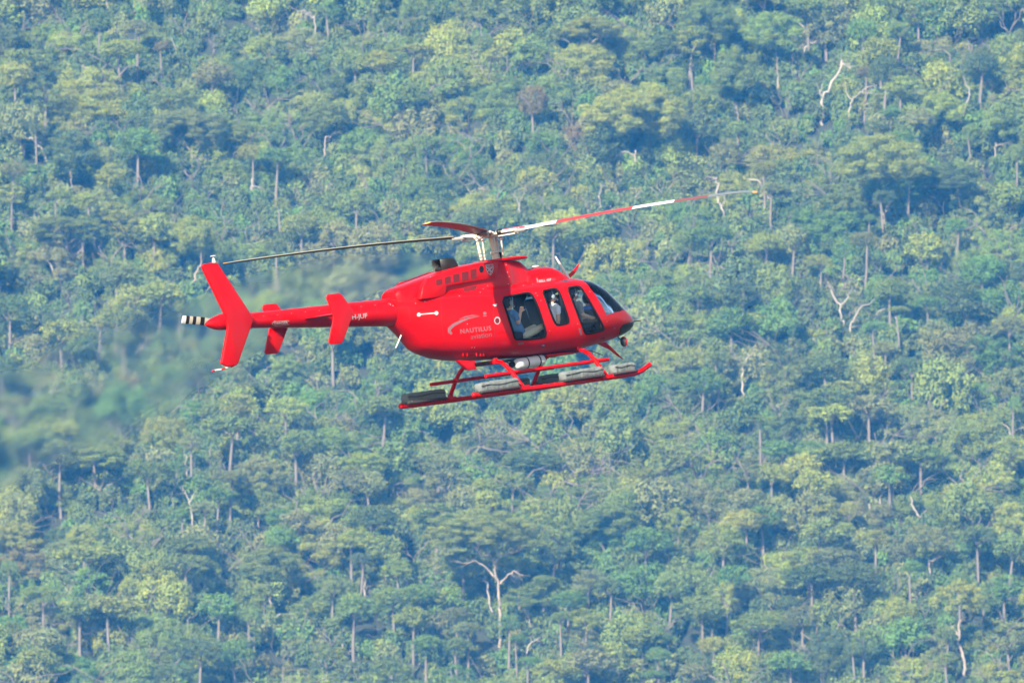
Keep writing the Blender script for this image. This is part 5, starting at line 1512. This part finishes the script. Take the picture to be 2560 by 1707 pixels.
# ------------------------------------------------------------------ hot exhaust air behind the engine
axis = [(1092, 652, .15, .10), (1040, 664, .35, .24), (960, 684, .7, .38), (860, 708, 1.2, .50), (740, 744, 1.7, .66), (610, 798, 2.2, .85), (470, 870, 2.7, 1.0), (310, 955, 3.2, 1.15), (140, 1030, 3.6, 1.25), (-40, 1095, 4.0, 1.3), (-260, 1160, 4.4, 1.3)]
NS, NR = 90, 36
pts, heat = [], []
cen = []
for k in range(NS + 1):
    t = k / NS * (len(axis) - 1)
    i = min(int(t), len(axis) - 2); w = t - i
    w = w * w * (3 - 2 * w) * .4 + w * .6
    q = [axis[i][j] + (axis[i + 1][j] - axis[i][j]) * w for j in range(4)]
    cen.append((un(q[0], q[1], q[2]), q[3]))
for k, (c, rad) in enumerate(cen):
    for j in range(NR):
        a = 2 * math.pi * j / NR
        d = Vector((0, math.cos(a), math.sin(a)))
        nn = 1 + .28 * noise.noise(c * .9 + d * 1.3) + .10 * noise.noise(c * 2.6 + d * 3)
        pts.append(c + d * rad * nn)
        e = 1 - abs(math.sin(a)) ** 1.6
        e *= min(1, k / 6) * min(1, (NS - k) / 4)
        heat.append(max(0.0, min(1.0, e * (.85 + 1.3 * noise.noise(c * .8 + d)))))
fcs = [(k * NR + j, k * NR + (j + 1) % NR, (k + 1) * NR + (j + 1) % NR, (k + 1) * NR + j) for k in range(NS) for j in range(NR)]
fcs += [tuple(range(NR - 1, -1, -1)), tuple(NS * NR + j for j in range(NR))]
ho = mk('hot_exhaust_air', pts, fcs, M['ground'], None, sharp=180)
ho.matrix_world = HW
ha = ho.data.attributes.new('shimmer', 'FLOAT', 'POINT')
ha.data.foreach_set('value', heat)
hm = bpy.data.materials.new('shimmering_hot_air')
hm.use_nodes = True
nt = hm.node_tree
nt.nodes.clear()
out = nt.nodes.new('ShaderNodeOutputMaterial')
rf = nt.nodes.new('ShaderNodeBsdfRefraction')
rf.inputs['IOR'].default_value = 1.00055
rf.inputs['Roughness'].default_value = 0.6
rf.inputs['Color'].default_value = (1, 1, 1, 1)
tb = nt.nodes.new('ShaderNodeBsdfTransparent')
ms = nt.nodes.new('ShaderNodeMixShader')
at = nt.nodes.new('ShaderNodeAttribute')
at.attribute_name = 'shimmer'
nt.links.new(at.outputs['Fac'], ms.inputs[0])
nt.links.new(tb.outputs[0], ms.inputs[1])
nt.links.new(rf.outputs[0], ms.inputs[2])
nt.links.new(ms.outputs[0], out.inputs['Surface'])
ho.data.materials.clear(); ho.data.materials.append(hm)
tag(ho, 'shimmering hot exhaust air trailing from the engine past the tail', 'exhaust air', None, 'stuff')

# ------------------------------------------------------------------ haze
mb = MB().box((0, 1400, 155), (3200, 3800, 316))
hz = mb.build('haze', M['ground'], smooth=False)
hm = bpy.data.materials.new('blue_haze')
hm.use_nodes = True
nt = hm.node_tree
nt.nodes.clear()
out = nt.nodes.new('ShaderNodeOutputMaterial')
pv = nt.nodes.new('ShaderNodeVolumePrincipled')
pv.inputs['Color'].default_value = (0.055, 0.37, 1.0, 1)
pv.inputs['Density'].default_value = 0.00009
pv.inputs['Absorption Color'].default_value = (1, 1, 1, 1)
pv.inputs['Anisotropy'].default_value = 0.0
nt.links.new(pv.outputs[0], out.inputs['Volume'])
hz.data.materials.clear()
hz.data.materials.append(hm)
tag(hz, 'thin blue haze in the air in front of the hillside', 'haze', None, 'stuff')
